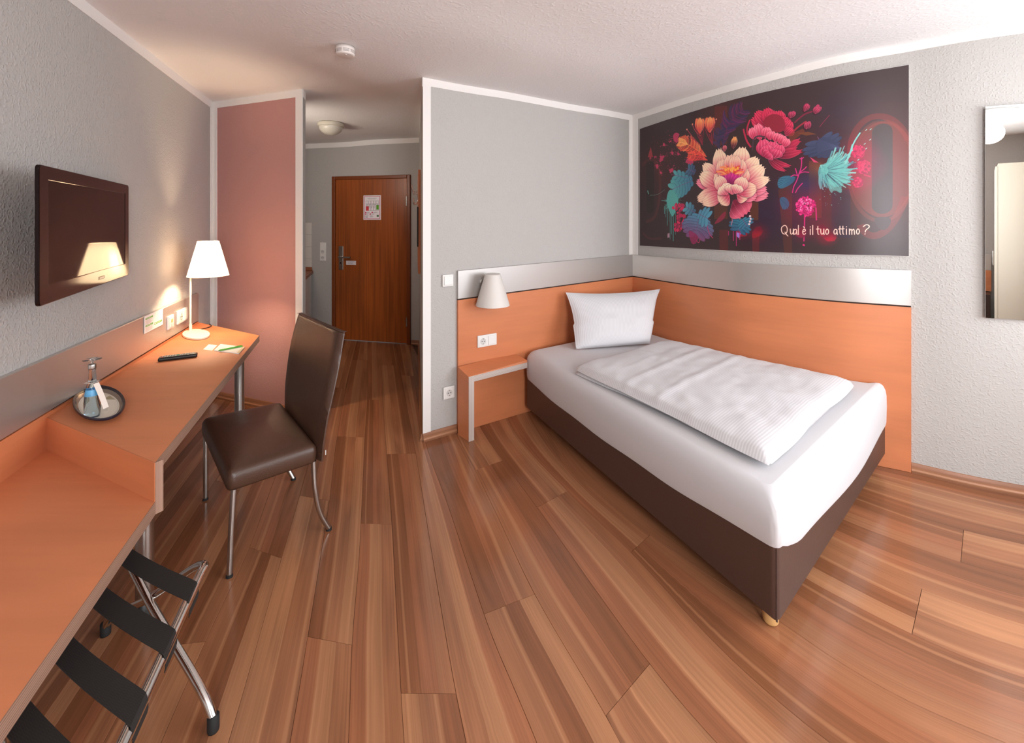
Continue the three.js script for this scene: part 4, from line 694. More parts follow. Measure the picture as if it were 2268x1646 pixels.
  // orange buds
  for (const [x, y] of [[775, 175], [890, 165]]) { for (const d of [-60, -20, 20, 60]) line([A(x + 30, 430), A(x + d * 0.6, 310), A(x + d, 200)], '#8c2438', 5); petal(A(x, y + 130), A(x - 40, y - 45), 62, '#b8283c', '#ff7a50', { dark: '#c02a34', light: '#ffc080' }); petal(A(x, y + 130), A(x + 42, y - 45), 62, '#c02c3c', '#ff8254', { dark: '#c02a34', light: '#ffc080' }); petal(A(x, y + 130), A(x, y - 55), 66, '#d83a3c', '#ffa060', { dark: '#c83a34', light: '#ffd090' }); }
  for (const q of [[[640, 330], [730, 380], [780, 430]], [[690, 200], [710, 270], [790, 330]], [[965, 145], [950, 210], [870, 280]], [[630, 255], [690, 340], [740, 400]]]) { line(q.map((p) => A(...p)), '#a83a4a', 5); blob(A(...q[0]), 6, '#e88a70', 8); }
  // left leaves
  function leaf(b, t, w, base, tip, lobes = 6, vein = '#5fa0a8') { w *= 0.78;
    const L = Math.hypot(t[0] - b[0], t[1] - b[1]), ax = unit([t[0] - b[0], t[1] - b[1]]), nx = [-ax[1], ax[0]], g = c.createLinearGradient(...b, ...t); g.addColorStop(0, base); g.addColorStop(1, tip);
    const at = (s, k) => [b[0] + ax[0] * L * s + nx[0] * k, b[1] + ax[1] * L * s + nx[1] * k];
    for (const sd of [-1, 1]) for (let i = 0; i < lobes; i++) { const s = i / lobes, e = Math.sin(Math.PI * (0.15 + 0.75 * s)) * w * sd, q = [at(s * 0.75, 0), at(s * 0.8 - 0.06, e * 0.6), at(s + 0.02, e), at(s + 0.16, e * 0.98), at(s + 0.2, e * 0.5), at(s * 0.75 + 0.2, 0)]; c.fillStyle = g; c.beginPath(); c.moveTo(...q[0]); c.quadraticCurveTo(...q[1], ...q[2]); c.quadraticCurveTo(...at(s + 0.12, e * 1.12), ...q[3]); c.quadraticCurveTo(...q[4], ...q[5]); c.closePath(); c.fill(); for (let v = 0; v < 3; v++) line([at(s * 0.78 + v * 0.05, 0), at(s + v * 0.05, e * 0.5), at(s + 0.04 + v * 0.05, e * 0.92)], vein, 1.3, 0.5); line([at(s * 0.75, 0), at(s * 0.82 - 0.04, e * 0.6), at(s + 0.02, e)], '#1d2c3c', 2.2, 0.55); }
    line([at(0, 0), at(0.5, 2), at(1, 0)], '#7a4a78', 3);
  }
  leaf(A(720, 740), A(620, 690), 60, '#3a3a5c', '#3d6a84', 4); leaf(A(690, 830), A(430, 940), 105, '#3b6c8a', '#58a8a4', 7, '#86ccc4'); leaf(A(640, 800), A(450, 760), 55, '#3d7890', '#4f9a9c', 4, '#86ccc4');
  soft([A(430, 900), A(520, 1000), A(535, 1080), A(470, 1250), A(440, 1200), A(385, 1060)], '#57a79f');
  for (let i = 0; i < 46; i++) { const a = R(0, 6.3), d = R(40, 120); line([A(450, 1070), A(450 + Math.cos(a) * d, 1070 + Math.sin(a) * d)], '#57a79f', R(1, 4)); blob(A(450 + Math.cos(a) * d * 1.15, 1070 + Math.sin(a) * d * 1.15), R(1, 3), '#57a79f', 6); }
  for (const [x, y] of [[405, 1330], [425, 1290], [437, 1490], [452, 1430], [472, 1505], [497, 1435], [388, 1240], [372, 1200]]) line([A(x, 1120), A(x, y)], '#4f9a92', R(2, 6));
  line([A(180, 940), A(188, 972)], '#6fb0a0', 8); line([A(205, 990), A(280, 995), A(375, 930)], '#6f9a88', 2);
  for (let i = 0; i < 60; i++) { const y = R(1090, 1400); blob(A(540 + R(-65, 60) + (y - 1200) * 0.1, y), R(7, 17), ['#b3244e', '#d02a58', '#8f1d46'][i % 3], 9); }
  leaf(A(720, 1190), A(590, 1110), 60, '#33526e', '#5aa0b0', 4, '#8cc0cc'); leaf(A(770, 1210), A(720, 1480), 165, '#4a88a4', '#7a3a68', 7, '#86b8cc'); leaf(A(760, 1200), A(900, 1270), 90, '#44809c', '#4d93ad', 4, '#8cc0cc');
  soft([A(640, 1370), A(770, 1450), A(740, 1530), A(690, 1555), A(660, 1480)], 'rgba(150,34,86,0.8)'); line([A(860, 1340), A(880, 1430), A(925, 1475)], '#c22a68', 4); line([A(735, 1500), A(765, 1545), A(780, 1480)], '#b8285c', 4);
  // dark blues behind the main flower, purple shadows
  soft([A(930, 1320), A(1010, 1220), A(1080, 1160), A(1060, 1260), A(980, 1310)], 'rgba(150,36,66,0.8)');
  // great crimson flower
  const crim = { dark: '#7c1230', light: '#ff7a94', rim: '#ff9aac', shade: 'rgba(40,0,15,0.7)' };
  for (const [bx, by, tx, ty, w] of [[120, 420, -70, 300, 110], [130, 400, -30, 240, 110], [140, 390, 70, 205, 110], [170, 390, 130, 235, 120], [190, 390, 200, 225, 120], [230, 400, 290, 285, 110], [250, 430, 330, 325, 100], [270, 470, 350, 400, 90]]) petal(B(bx, by), B(tx, ty), w, '#8a1535', '#d0284e', { ...crim, teeth: 5 });
  soft([B(40, 330), B(120, 260), B(230, 270), B(280, 360), B(240, 450), B(140, 440), B(70, 400)], '#8e1f34');
  for (const [bx, by, tx, ty, w] of [[150, 620, 430, 510, 80], [130, 650, 400, 600, 70], [140, 670, 450, 620, 60], [110, 690, 330, 780, 46], [90, 690, 280, 830, 40]]) petal(B(bx, by), B(tx, ty), w, '#6d1230', '#b82448', { ...crim, bend: 0.08, teeth: 2, veins: 4 });
  const pk = { dark: '#a82444', light: '#ffc0c8', rim: '#ffd0d4', teeth: 2, veins: 7 };
  for (const [bx, by, tx, ty, w] of [[20, 520, -20, 360, 95], [-40, 520, -80, 400, 70], [60, 500, 90, 390, 90], [110, 520, 140, 430, 86], [170, 540, 210, 450, 90], [210, 560, 260, 470, 80], [250, 590, 300, 500, 70]]) petal(B(bx, by), B(tx, ty), w, '#c22a50', '#f2708a', pk);
  for (const [bx, by, tx, ty, w] of [[60, 690, 40, 510, 120], [120, 690, 150, 530, 120], [170, 690, 220, 560, 110], [90, 700, 70, 570, 110], [150, 700, 200, 610, 110], [60, 690, 120, 640, 130]]) petal(B(bx, by), B(tx, ty), w, '#a01c46', '#e04870', pk);
  line([B(-60, 620), B(-60, 520), B(-10, 480), B(60, 490)], '#4a3440', 9); for (const q of [[[-90, 330], [-120, 400], [-110, 470]], [[-150, 420], [-130, 520], [-80, 590]]]) line(q.map((p) => B(...p)), '#b82848', 10);
  for (const [x, y, r] of [[600, 190, 40], [490, 170, 30], [510, 345, 26], [350, 240, 26]]) for (let i = 0; i < 5; i++) petal(B(x - 30, y + 60), B(x + R(-r, r), y + R(-r, r * 0.3)), 34, '#6a1230', '#b8305a', { ...crim, veins: 4 });
  line([B(370, 340), B(450, 260), B(540, 230)], '#7a1c38', 9); line([B(320, 470), B(380, 400), B(480, 330)], '#a0283a', 9); line([B(620, 380), B(660, 330), B(720, 262)], '#8a2444', 3);
  soft([B(300, 470), B(450, 400), B(470, 430), B(330, 540)], 'rgba(120,52,36,0.7)'); soft([B(400, 450), B(500, 430), B(590, 455), B(480, 470)], 'rgba(120,64,36,0.8)');
  // right side: dark leaf, turquoise burst, pompoms
  leaf(B(690, 660), B(600, 480), 120, '#2c3250', '#3c4462', 5, '#54607e'); soft([B(560, 560), B(640, 470), B(760, 510), B(845, 590), B(760, 640), B(680, 710), B(600, 650)], '#343a58'); for (let i = 0; i < 12; i++) line([B(600, 640 - i * 12), B(700, 600 - i * 6), B(835, 592)], '#4a5474', 1.6, 0.6);
  function pompom(x, y, r, cols) { glow(B(x, y), r * 1.8, '190,20,80', 0.35); for (let i = 0; i < 240; i++) { const a = R(0, 6.3), d = r * Math.sqrt(rnd()); blob(B(x + Math.cos(a) * d, y + Math.sin(a) * d), R(3, 7.5), cols[Math.floor(R(0, cols.length - 0.01))], 7); } }
  pompom(1010, 628, 62, ['#b81d4c', '#cf2758', '#8f1640']); pompom(1060, 780, 68, ['#b81d4c', '#cf2758', '#8f1640']); pompom(1005, 935, 46, ['#b81d4c', '#cf2758', '#9a1844']); pompom(940, 760, 40, ['#8a1740', '#6d1236']);
  line([B(1070, 860), B(1130, 875)], '#b81d4c', 7); soft([B(520, 682), B(612, 738), B(560, 735)], '#d0386a'); glow(B(600, 800), 60, '150,90,60', 0.5);
  const tq = ['#7cc4bc', '#62aaa8', '#4f9298', '#8ed2c6', '#6db4b0'];
  for (let i = 0; i < 210; i++) { const a = R(-1.05, 1.75), long = 1 - Math.pow((a - 0.1) / 2.2, 2), d = R(0.35, 1) * (a < -0.3 ? 330 : a < 0.6 ? 290 : 250) * long, sx = 660 + R(-40, 60), sy = 810 + R(-50, 60), e = [sx + Math.cos(a) * d, sy + Math.sin(a) * d], m = [sx + Math.cos(a + 0.25) * d * 0.5, sy + Math.sin(a + 0.25) * d * 0.5]; line([B(sx, sy), B(...m), B(...e)], tq[i % 5], R(2, 9), 0.85); }
  soft([B(620, 800), B(700, 740), B(820, 650), B(835, 750), B(930, 700), B(880, 800), B(980, 790), B(880, 860), B(950, 940), B(830, 940), B(850, 1060), B(760, 1000), B(740, 1060), B(690, 950), B(650, 880)], 'rgba(104,180,174,0.75)');
  for (let i = 0; i < 26; i++) { const a = R(-0.9, 1.6), d = R(60, 260); line([B(670 + Math.cos(a) * 40, 820 + Math.sin(a) * 40), B(690 + Math.cos(a) * d, 820 + Math.sin(a) * d)], '#2e3f52', R(1, 3), 0.5); }
  line([B(940, 590), B(970, 520), B(1025, 440)], '#7cc4bc', 7); line([B(880, 740), B(930, 640), B(950, 560)], '#7cc4bc', 9); for (const [x, y] of [[1090, 405], [1135, 398], [1130, 502], [1075, 545], [1090, 592], [1010, 705]]) line([B(x - 8, y + 8), B(x + 6, y - 4)], '#9ad0c6', 3); for (let i = 0; i < 26; i++) blob(B(R(620, 860), R(960, 1180)), R(0.8, 3), '#5aa39c', 6);
  // small blue leaves, magenta twigs
  soft([B(185, 960), B(210, 890), B(290, 868), B(385, 880), B(350, 950), B(220, 1015)], '#35667f'); for (let i = 0; i < 9; i++) line([B(200, 990 - i * 12), B(280, 930 - i * 4), B(375, 885)], i % 2 ? '#1f3c54' : '#4a8aa4', 2, 0.7);
  soft([B(205, 1090), B(280, 1080), B(325, 1165), B(265, 1220), B(230, 1190)], '#2f5c78'); for (let i = 0; i < 6; i++) line([B(215, 1100), B(265, 1140), B(240 + i * 15, 1205)], i % 2 ? '#1d3a52' : '#3f7892', 2, 0.7);
  glow(B(480, 960), 110, '32,48,92', 0.7);
  for (const q of [[[435, 690], [440, 770], [410, 850], [390, 920], [355, 980], [345, 1040]], [[410, 850], [450, 830], [510, 835]], [[415, 840], [470, 800], [485, 780]], [[395, 870], [380, 820], [375, 800]], [[445, 945], [400, 990], [375, 1040]], [[400, 870], [360, 860], [330, 880]], [[455, 690], [430, 705], [420, 700]]]) line(q.map((p) => B(...p)), '#d2277a', 5);
  pompom(480, 1175, 98, ['#e0247c', '#c41d68', '#ee4a92', '#a81758', '#d82272']); for (let i = 0; i < 40; i++) blob(B(480 + R(-60, 60), 1160 + R(-60, 60)), R(2, 4), '#ff8cc0', 7);
  line([B(468, 1250), B(465, 1400), B(460, 1520)], '#d02470', 6); line([B(583, 1190), B(588, 1310)], '#d02470', 6); blob(B(457, 1560), 7, '#c8226a', 8);
  // reds along the lower edge
  for (const [x, y, r, k] of [[640, 1420, 110, '150,28,52'], [430, 1450, 80, '130,24,60'], [0, 1440, 90, '150,30,44'], [-160, 1430, 80, '160,34,50'], [700, 1490, 70, '170,26,52']]) { glow(B(x, y), r * 0.8, k, 0.5); for (let i = 0; i < 5; i++) petal(B(x + R(-30, 30), y - 60), B(x + R(-60, 60), y + R(10, 60)), 60, 'rgba(110,20,44,0.5)', `rgba(${k},0.8)`, { veins: 0, rim: '#8a2440', shade: 'rgba(0,0,0,0)', teeth: 5 }); }
  // small leaf and drips under the main flower
  leaf(A(1260, 1260), A(1200, 1420), 90, '#2f7890', '#2a4a6a', 5, '#5ab0c0'); leaf(A(1260, 1260), A(1320, 1350), 70, '#2f7890', '#3a5a7a', 4, '#5ab0c0'); for (const [x, y] of [[1345, 1230], [1350, 1260], [1342, 1290], [1335, 1320]]) blob(A(x, y), 7, '#e8c8cc', 8); soft([A(1190, 1410), A(1245, 1420), A(1220, 1475), A(1195, 1455)], '#9a7cd0'); for (const q of [[1100, 1440], [1155, 1500], [1190, 1560], [1230, 1490]]) line([A(q[0], 1400), A(q[0], q[1])], '#b02a6a', 5); line([A(1110, 1190), A(1150, 1260), A(1130, 1330)], '#d08090', 4);
  petal(A(1160, 1050), A(1290, 1225), 230, '#7c1c38', '#e0617c', { ...pk, teeth: 6, fat: 0.5 });
  // main flower
  const cream = { dark: '#c25a60', light: '#fff3dc', rim: '#fff6e6' };
  for (const [bx, by, tx, ty, w, k] of [[1280, 960, 1555, 1000, 130, 1], [1280, 940, 1540, 925, 110, 1], [1250, 960, 1420, 1030, 120, 1], [980, 900, 730, 840, 120, 1]]) petal(A(bx, by), A(tx, ty), w, '#a8203f', '#f08298', { ...pk, teeth: 5 });
  for (const [bx, by, tx, ty, w] of [[1030, 800, 985, 470, 190], [1210, 760, 1255, 455, 210], [980, 830, 815, 640, 160], [1260, 800, 1430, 570, 175], [990, 900, 775, 755, 190], [1280, 880, 1500, 665, 185], [1280, 920, 1570, 805, 130]]) petal(A(bx, by), A(tx, ty), w * 0.8, '#d8566e', '#fbd9b8', { ...cream, teeth: 5 });
  for (const [bx, by, tx, ty, w] of [[1040, 960, 740, 1040, 190], [1060, 980, 800, 1090, 170], [1100, 980, 1000, 1085, 200], [1200, 970, 1330, 1015, 190], [1210, 960, 1425, 915, 170]]) petal(A(bx, by), A(tx, ty), w * 0.8, '#cf3f62', '#f9cdb0', { ...cream, teeth: 6 });
  for (const [bx, by, tx, ty, w] of [[1060, 880, 960, 740, 150], [1200, 880, 1290, 690, 150], [1060, 820, 1010, 590, 130], [1190, 820, 1240, 590, 140], [1120, 760, 1110, 540, 120], [1160, 760, 1180, 550, 120]]) petal(A(bx, by), A(tx, ty), w, '#e0506a', '#f9c9ae', { ...cream, teeth: 2 });
  for (let i = 0; i < 70; i++) { const a = R(-2.9, -0.25), d = R(70, 170); line([A(1130, 800), A(1130 + Math.cos(a) * d * 0.6, 790 + Math.sin(a) * d * 0.8), A(1130 + Math.cos(a) * d * 1.1, 800 + Math.sin(a) * d * 0.95)], ['#f0603c', '#ff8a50', '#e04038', '#ffb078'][i % 4], R(3, 8), 0.9); }
  for (let i = 0; i < 13; i++) petal(A(1125 + (i - 6) * 3, 900), A(1130 + (i - 6) * 22, 735 + Math.abs(i - 6) * 9), 30, '#8a1450', i % 2 ? '#e8309a' : '#c81f7c', { veins: 2, teeth: 2, dark: '#8a1450', light: '#ff70c0', rim: '#ff8ad0' });
  for (let i = 0; i < 6; i++) { blob(A(1070 + i * 27, 715 - (i % 2) * 18), 9, '#ffb24a', 8); }
  for (const [bx, by, tx, ty, w] of [[1060, 970, 975, 780, 130], [1210, 960, 1270, 790, 130]]) petal(A(bx, by), A(tx, ty), w, '#dd5872', '#fbd4b8', { ...cream, teeth: 3, veins: 11 });
  for (const [bx, by, tx, ty, w] of [[1090, 990, 1020, 885, 150], [1140, 990, 1150, 870, 150], [1170, 980, 1220, 880, 120]]) petal(A(bx, by), A(tx, ty), w, '#e0607a', '#fde2c4', { ...cream, teeth: 2, fat: 0.5, veins: 11 });
  petal(A(1150, 480), A(1175, 340), 62, '#5a2030', '#f0a060', { veins: 4, dark: '#8a3a34', light: '#ffd9a0', teeth: 2 }); petal(A(1055, 510), A(1060, 435), 46, '#7a2038', '#d05a68', { veins: 4, teeth: 2 });
  // hand lettering: strokes in a 10 x 10 box per letter, baseline at 0
  const glyph = {
    Q: [[[4.5, 10], [1.4, 9], [0.4, 5.5], [1.6, 1.5], [4.2, 0.2], [6.6, 1.8], [7.4, 5.6], [6.4, 9], [4.5, 10]], [[4.6, 2.6], [6, 0.2], [8, -1.6]]], u: [[[0.5, 6], [0.5, 2], [1.6, 0.2], [3.4, 0.8], [4.4, 2.6], [4.5, 6]], [[4.5, 6], [4.5, 2], [5, 0]]], a: [[[4.4, 5], [3, 6], [1.2, 5.2], [0.3, 2.8], [1.2, 0.3], [2.8, 0.4], [4.2, 2.4], [4.5, 5.6], [4.5, 2], [5, 0]]], l: [[[0.6, 10], [0.5, 5], [0.6, 0]]], è: [[[0.6, 3], [3, 3.4], [4.4, 4.2], [3.8, 5.8], [2, 6], [0.6, 4.4], [0.4, 2], [1.6, 0.1], [3.2, 0.2], [4.4, 1.2]], [[1.4, 8.6], [2.8, 7.4]]], i: [[[0.6, 6], [0.5, 3], [0.6, 0]], [[0.5, 8.2], [0.7, 8.5]]], t: [[[1.8, 9], [1.6, 4], [1.9, 0.6], [3, 0.2]], [[0, 6], [3.6, 6.2]]], o: [[[2.4, 6], [0.8, 4.9], [0.4, 2.6], [1.4, 0.3], [3, 0.2], [4.4, 2], [4.4, 4.6], [3.2, 5.9], [2.2, 6]]], m: [[[0.5, 6], [0.6, 3], [0.5, 0]], [[0.5, 3.6], [1.8, 5.8], [3, 5.4], [3.2, 3], [3.2, 0]], [[3.2, 3.6], [4.6, 5.9], [5.8, 5.2], [6, 3], [6.2, 0]]], '?': [[[0.4, 8.4], [2, 10.4], [4.6, 10.6], [6.2, 9], [5.4, 7], [3, 5.2], [2.2, 3.4], [2.2, 2.6]], [[1.8, 0.3], [2.1, 0.6]]],
  };
  const setting2 = [['Q', 225], ['u', 318], ['a', 352], ['l', 400], ['è', 443], ['i', 521], ['l', 546], ['t', 588], ['u', 627], ['o', 676], ['a', 758], ['t', 808], ['t', 838], ['i', 884], ['m', 914], ['o', 985], ['?', 1055]];
  for (const [ch, x] of setting2) for (const st of glyph[ch]) line(st.map(([gx, gy]) => B(x + gx * (ch === '?' ? 11 : ch === 'Q' ? 9.2 : ch === 'm' ? 9 : 7.8), 1457 - gy * 9.2)), '#f3ccbc', 4.6);
  for (let i = 0; i < 9; i++) line([A(405 + R(0, 8), 1470 - i * 5), A(420 + R(-6, 6), 1462 - i * 5), A(430, 1470 - i * 6)], '#e9b8cc', 2);
});

// ---------------------------------------------------------------- chair
{
  const g = thing('chair', 'brown leather dining chair with steel legs at the desk', 'chair', [0, 0, 0]);
  const A = [-1.643, -2.385], B = [-1.174, -1.86], C = [-0.905, -2.10], D = [-1.334, -2.606], q = roundPoly([A, B, C, D], [0.05, 0.035, 0.03, 0.03], 6);
  const dn = []; q.forEach((p, i) => { const n2 = q[(i + 1) % q.length], L = Math.hypot(n2[0] - p[0], n2[1] - p[1]), n = Math.max(1, Math.round(L / 0.05)); for (let j = 0; j < n; j++) dn.push([lerp(p[0], n2[0], j / n), lerp(p[1], n2[1], j / n)]); });
  const shrink = (pl, k) => { const m = pl.reduce((a, p) => [a[0] + p[0] / pl.length, a[1] + p[1] / pl.length], [0, 0]); return pl.map((p) => [lerp(m[0], p[0], k), lerp(m[1], p[1], k)]); };
  mesh('seat', loft([ringAt(inset(dn, 0.02), 0.346), ringAt(inset(dn, 0.004), 0.35), ringAt(dn, 0.36), ringAt(inset(dn, -0.003), 0.39), ringAt(inset(dn, 0), 0.415), ringAt(inset(dn, 0.008), 0.427), ringAt(inset(dn, 0.02), 0.433), ringAt(shrink(dn, 0.82), 0.438), ringAt(shrink(dn, 0.6), 0.441), ringAt(shrink(dn, 0.3), 0.443)], true, true, 1.2), M.leather, g);
  // backrest: rows of [height, far edge x, z, near edge x, z]
  const rows = [[0.352, -1.318, -2.60, -0.900, -2.088], [0.43, -1.322, -2.60, -0.894, -2.09], [0.542, -1.323, -2.60, -0.883, -2.11], [0.672, -1.316, -2.615, -0.864, -2.14], [0.78, -1.305, -2.635, -0.852, -2.17], [0.87, -1.290, -2.655, -0.846, -2.195], [0.915, -1.281, -2.668, -0.843, -2.21]];
  const bk = unit([0.78, -0.62]), T = 0.042, rowAt = (t) => { const f = Math.min(rows.length - 1.0001, t * (rows.length - 1)), i = Math.floor(f), k = f - i; const p = (o) => rows[clamp(o, 0, rows.length - 1)]; return rows[i].map((v, c) => { const a = p(i - 1)[c], b2 = p(i)[c], c2 = p(i + 1)[c], d2 = p(i + 2)[c]; return 0.5 * (2 * b2 + (c2 - a) * k + (2 * a - 5 * b2 + 4 * c2 - d2) * k * k + (3 * b2 - a - 3 * c2 + d2) * k ** 3); }); };
  const rings = []; const N = 22;
  for (let i = 0; i <= N + 3; i++) {
    const t = Math.min(1, i / N), over = Math.max(0, i - N), r = rowAt(t), sh = over ? [0, 0.004, 0.012, 0.02][over] : 0, dy = over ? [0, 0.006, 0.010, 0.011][over] : 0, ring = [];
    const c = Math.sqrt(Math.max(0, 1)), hollow = 0.014 * Math.sin(Math.PI * clamp(t * 1.1 - 0.1));
    const F = [], K = []; for (let j = 0; j <= 14; j++) { const s = j / 14, e = Math.min(s, 1 - s), rd = Math.max(0, 0.035 - e) / 0.035, bow = 4 * s * (1 - s); const x = lerp(r[1], r[3], s), z = lerp(r[2], r[4], s), f = hollow * bow + rd * rd * T * 0.42 + sh, b2 = T - rd * rd * T * 0.42 - sh + hollow * bow * 0.4; F.push([x + bk[0] * f, r[0] + dy, z + bk[1] * f]); K.push([x + bk[0] * b2, r[0] + dy, z + bk[1] * b2]); }
    rings.push([...F, ...K.reverse()]);
  }
  mesh('backrest', loft(rings, true, true, 1.2), M.leather, g);
  const leg = (pts) => { const m = mesh('leg', tube(pts, 0.0115, 26, 14), M.steel, g), e = pts[pts.length - 1]; mesh('leg_cap', moved(new THREE.CylinderGeometry(0.0125, 0.0135, 0.012, 18), e[0], 0.006, e[2]), M.rubber, m); };
  leg([[-1.612, 0.35, -2.376], [-1.615, 0.2, -2.38], [-1.617, 0.006, -2.382]]);
  leg([[-1.163, 0.35, -1.888], [-1.166, 0.2, -1.877], [-1.168, 0.006, -1.866]]);
  leg([[-0.925, 0.352, -2.105], [-0.918, 0.22, -2.105], [-0.902, 0.1, -2.122], [-0.872, 0.006, -2.150]]);
  leg([[-1.325, 0.352, -2.57], [-1.318, 0.22, -2.565], [-1.29, 0.1, -2.567], [-1.243, 0.006, -2.567]]);
  mesh('care_tag', moved(new THREE.BoxGeometry(0.002, 0.022, 0.006), -0.874, 0.385, -2.118), M.plastic, g);
}
// ---------------------------------------------------------------- luggage rack
{
  const g = thing('luggage_rack', 'folding chrome luggage rack with black webbing straps under the shelf', 'luggage rack', [0, 0, 0]);
  const Rf = [-0.905, -1.335], Rn = [-0.71, -0.745], Lf = [-1.445, -1.605], Ln = [-1.25, -1.015], y = 0.46, r = 0.0125;
  const on = (a, b, t, h) => [lerp(a[0], b[0], t), h, lerp(a[1], b[1], t)];
  // frame one: rail on the room side, legs down to the wall side; frame two the other way round
  const frame = (tf, tn, bf, bn, nm) => mesh(nm, tube([on(bf, tf, 0, 0.03), on(bf, tf, 0.06, 0.075), on(bf, tf, 0.5, 0.245), on(bf, tf, 0.93, y - 0.025), on(tf, tn, 0.025, y), on(tf, tn, 0.1, y + 0.002), on(tf, tn, 0.5, y), on(tf, tn, 0.9, y), on(tf, tn, 0.975, y), on(bn, tn, 0.93, y - 0.025), on(bn, tn, 0.5, 0.245), on(bn, tn, 0.06, 0.075), on(bn, tn, 0, 0.03)], r, 160, 14), M.chrome, g);
  const f1 = frame(Rf, Rn, Lf, Ln, 'frame_tube'), sh = 0.03, in1 = (p, q, t) => [lerp(p[0], q[0], t), lerp(p[1], q[1], t)];
  const f2 = frame(in1(Lf, Ln, 0.05), in1(Lf, Ln, 0.95), in1([-0.872, -1.333], [-0.68, -0.745], 0.05), in1([-0.872, -1.333], [-0.68, -0.745], 0.95), 'frame_tube');
  for (const [f, p] of [[f1, [Lf, Ln]], [f2, [[-0.862, -1.303], [-0.69, -0.775]]]]) for (const q of p) mesh('tube_foot', moved(lathe([[0.0001, 0], [0.0145, 0], [0.0155, 0.004], [0.0155, 0.042], [0.0001, 0.044]], 20), q[0], 0, q[1]), M.rubber, f);
  for (const t of [0.03, 0.97]) { const m = on(in1(Lf, Ln, t), in1(Rf, Rn, t), 0.5, 0.245); mesh('pivot_bolt', moved(new THREE.SphereGeometry(0.011, 14, 10), ...m), M.steel, g); }
  const web = tex(64, 64, (u, v) => { const a = ((u * 16) % 1 < 0.5) !== ((v * 16) % 1 < 0.5), c = a ? 34 : 24; return [c, c - 2, c - 4]; }), webA = web.clone(); webA.repeat.set(12, 2); webA.needsUpdate = true;
  const wm = std('#ffffff', 0.75, { map: webA, side: THREE.DoubleSide });
  for (const t of [0.20, 0.445, 0.695, 0.94]) {
    const R = in1(Rf, Rn, t), L = in1(Lf, Ln, t), d = unit([Rn[0] - Rf[0], Rn[1] - Rf[1]]), w = 0.034, o = unit([R[0] - L[0], R[1] - L[1]]), path = [];
    const pt = (s, dx, yy) => path.push([lerp(L[0], R[0], s) + o[0] * dx, yy, lerp(L[1], R[1], s) + o[1] * dx]);
    pt(0, -0.015, y - 0.03); pt(0, -0.016, y); pt(0, -0.008, y + 0.014);
    for (let i = 0; i <= 10; i++) { const s = 0.03 + i / 10 * 0.94; pt(s, 0, y + 0.0145 - 0.022 * Math.sin(Math.PI * s)); }
    pt(1, 0.008, y + 0.014); pt(1, 0.0155, y + 0.004); pt(1, 0.0165, y - 0.012); pt(1, 0.012, y - 0.026);
    const rings = path.map((p) => [[-w, 0.0011], [w, 0.0011], [w, -0.0011], [-w, -0.0011]].map(([a, b]) => [p[0] + d[0] * a, p[1] + b, p[2] + d[1] * a]));
    // thickness follows the strap's own turn at the ends
    rings.forEach((q, i) => { const a = path[Math.max(0, i - 1)], b = path[Math.min(path.length - 1, i + 1)], dx = (b[0] - a[0]) * o[0] + (b[2] - a[2]) * o[1], dy = b[1] - a[1], l = Math.hypot(dx, dy) || 1, nx = -dy / l, ny = dx / l; q.forEach((v, j) => { const s = j < 2 ? 0.0012 : -0.0012, base = path[i], a2 = j === 0 || j === 3 ? -w : w; v[0] = base[0] + d[0] * a2 + o[0] * nx * s; v[1] = base[1] + ny * s; v[2] = base[2] + d[1] * a2 + o[1] * nx * s; }); });
    mesh('strap', loft(rings, true, true, 0.5), wm, g);
  }
}
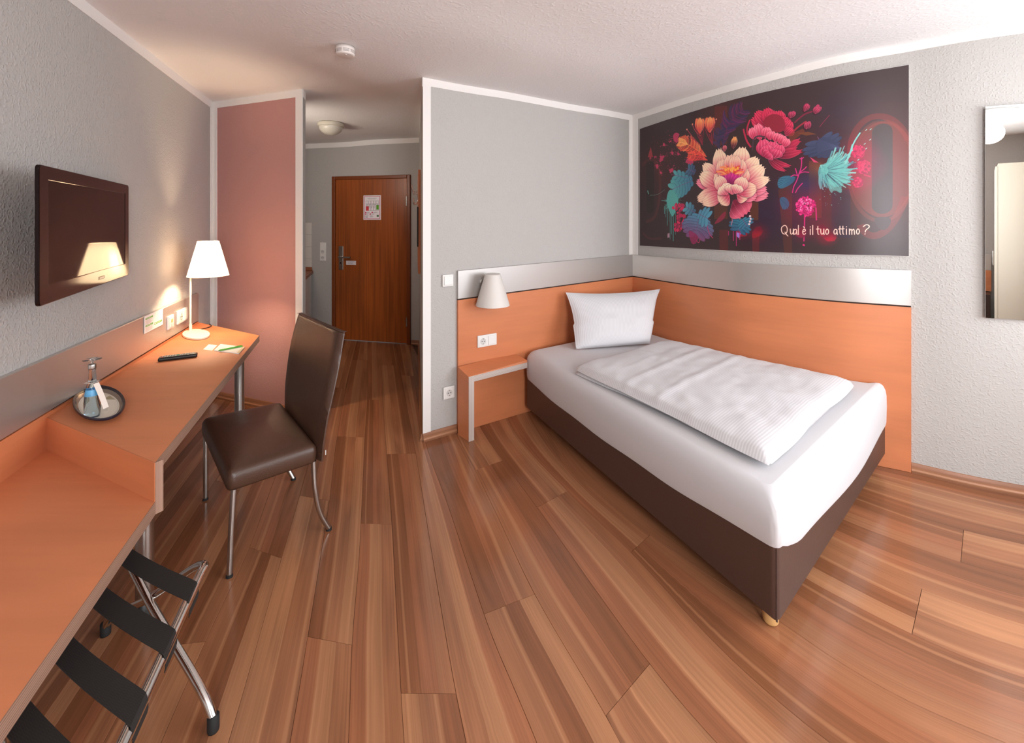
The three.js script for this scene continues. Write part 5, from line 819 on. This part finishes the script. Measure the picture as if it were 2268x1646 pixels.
// ---------------------------------------------------------------- mirror, wardrobe and sideboard that the mirror shows
{
  const s0 = sAtX(pictureWall, 2.597), a = cut(pictureWall, s0, s0 + 0.01)[0], b = cut(pictureWall, s0 + 0.52, s0 + 0.53)[0], dir = unit([b[0] - a[0], b[1] - a[1]]), W = Math.hypot(b[0] - a[0], b[1] - a[1]);
  const n = [-dir[1], dir[0]], g = thing('mirror', 'frameless wall mirror beside the flower picture', 'mirror', [(a[0] + b[0]) / 2 + n[0] * 0.006, 0.942, (a[1] + b[1]) / 2 + n[1] * 0.006], dir);
  mesh('backing', moved(rbox(W - 0.01, 1.146, 0.014, 0.002), 0, 0.577, 0.006), std('#8b8783', 0.7), g);
  mesh('mirror_glass', moved(new THREE.BoxGeometry(W, 1.154, 0.005), 0, 0.577, 0.0158), std('#f2f2f0', 0.0, { metalness: 1 }), g);
}
{
  const g = thing('wardrobe', 'tall cream wardrobe reflected in the wall mirror', 'wardrobe', [2.83, 0, 1.5]);
  const cream = std('#cfc8b8', 0.5);
  mesh('carcass', moved(rbox(0.28, 2.1, 0.6, 0.004), 0, 1.05, 0), cream, g);
  for (const z of [-0.15, 0.15]) { const d = mesh('wardrobe_door', moved(rbox(0.018, 2.04, 0.296, 0.003), -0.15, 1.05, z), cream, g); mesh('handle', moved(rod([0, -0.08, 0], [0, 0.08, 0], 0.006), -0.17, 1.05, z - Math.sign(z) * 0.11), M.steel, d); }
  const s = thing('sideboard', 'dark sideboard with cherry panel reflected low in the wall mirror', 'sideboard', [2.27, 0, 1.99]);
  mesh('cabinet', moved(rbox(0.74, 0.59, 0.36, 0.004), 0, 0.295, 0), std('#2a1512', 0.35), s);
  mesh('top_panel', moved(rbox(0.76, 0.26, 0.02, 0.002), 0, 0.725, 0.17), M.cherryDull, s);
  mesh('silver_band', moved(rbox(0.76, 0.2, 0.02, 0.002), 0, 0.957, 0.17), M.alu, s);
}
// ---------------------------------------------------------------- flower picture
{
  const s0 = sAtX(pictureWall, 1.166), s1 = sAtX(pictureWall, 2.335), pl = cut(pictureWall, s0, s1), g = thing('flower_picture', 'large dark poster of painted flowers with Italian lettering', 'picture', [0, 0, 0]);
  const y0 = [1.247, 1.263], y1 = (t) => lerp(2.306, 2.39, t);
  mesh('panel', board2(pl, 0.002, 0.011, y0, y1, 0.001), M.plastic, g);
  const front = board(pl, 0.0112, 0.0118, (t) => num(y0, t) + 0.002, (t) => y1(t) - 0.002), L = lengths(pl).at(-1);
  const p = front.attributes.position, q = front.attributes.uv, sp = lengths(pl);
  for (let i = 0; i < p.count; i++) { const u = q.getX(i), t = clamp(u / L); const a = num(y0, t), b = y1(t); q.setXY(i, t, (p.getY(i) - a) / (b - a)); }
  mesh('print', front, std('#ffffff', 0.35, { map: POSTER }), g);
}
renderer.render(scene, camera);
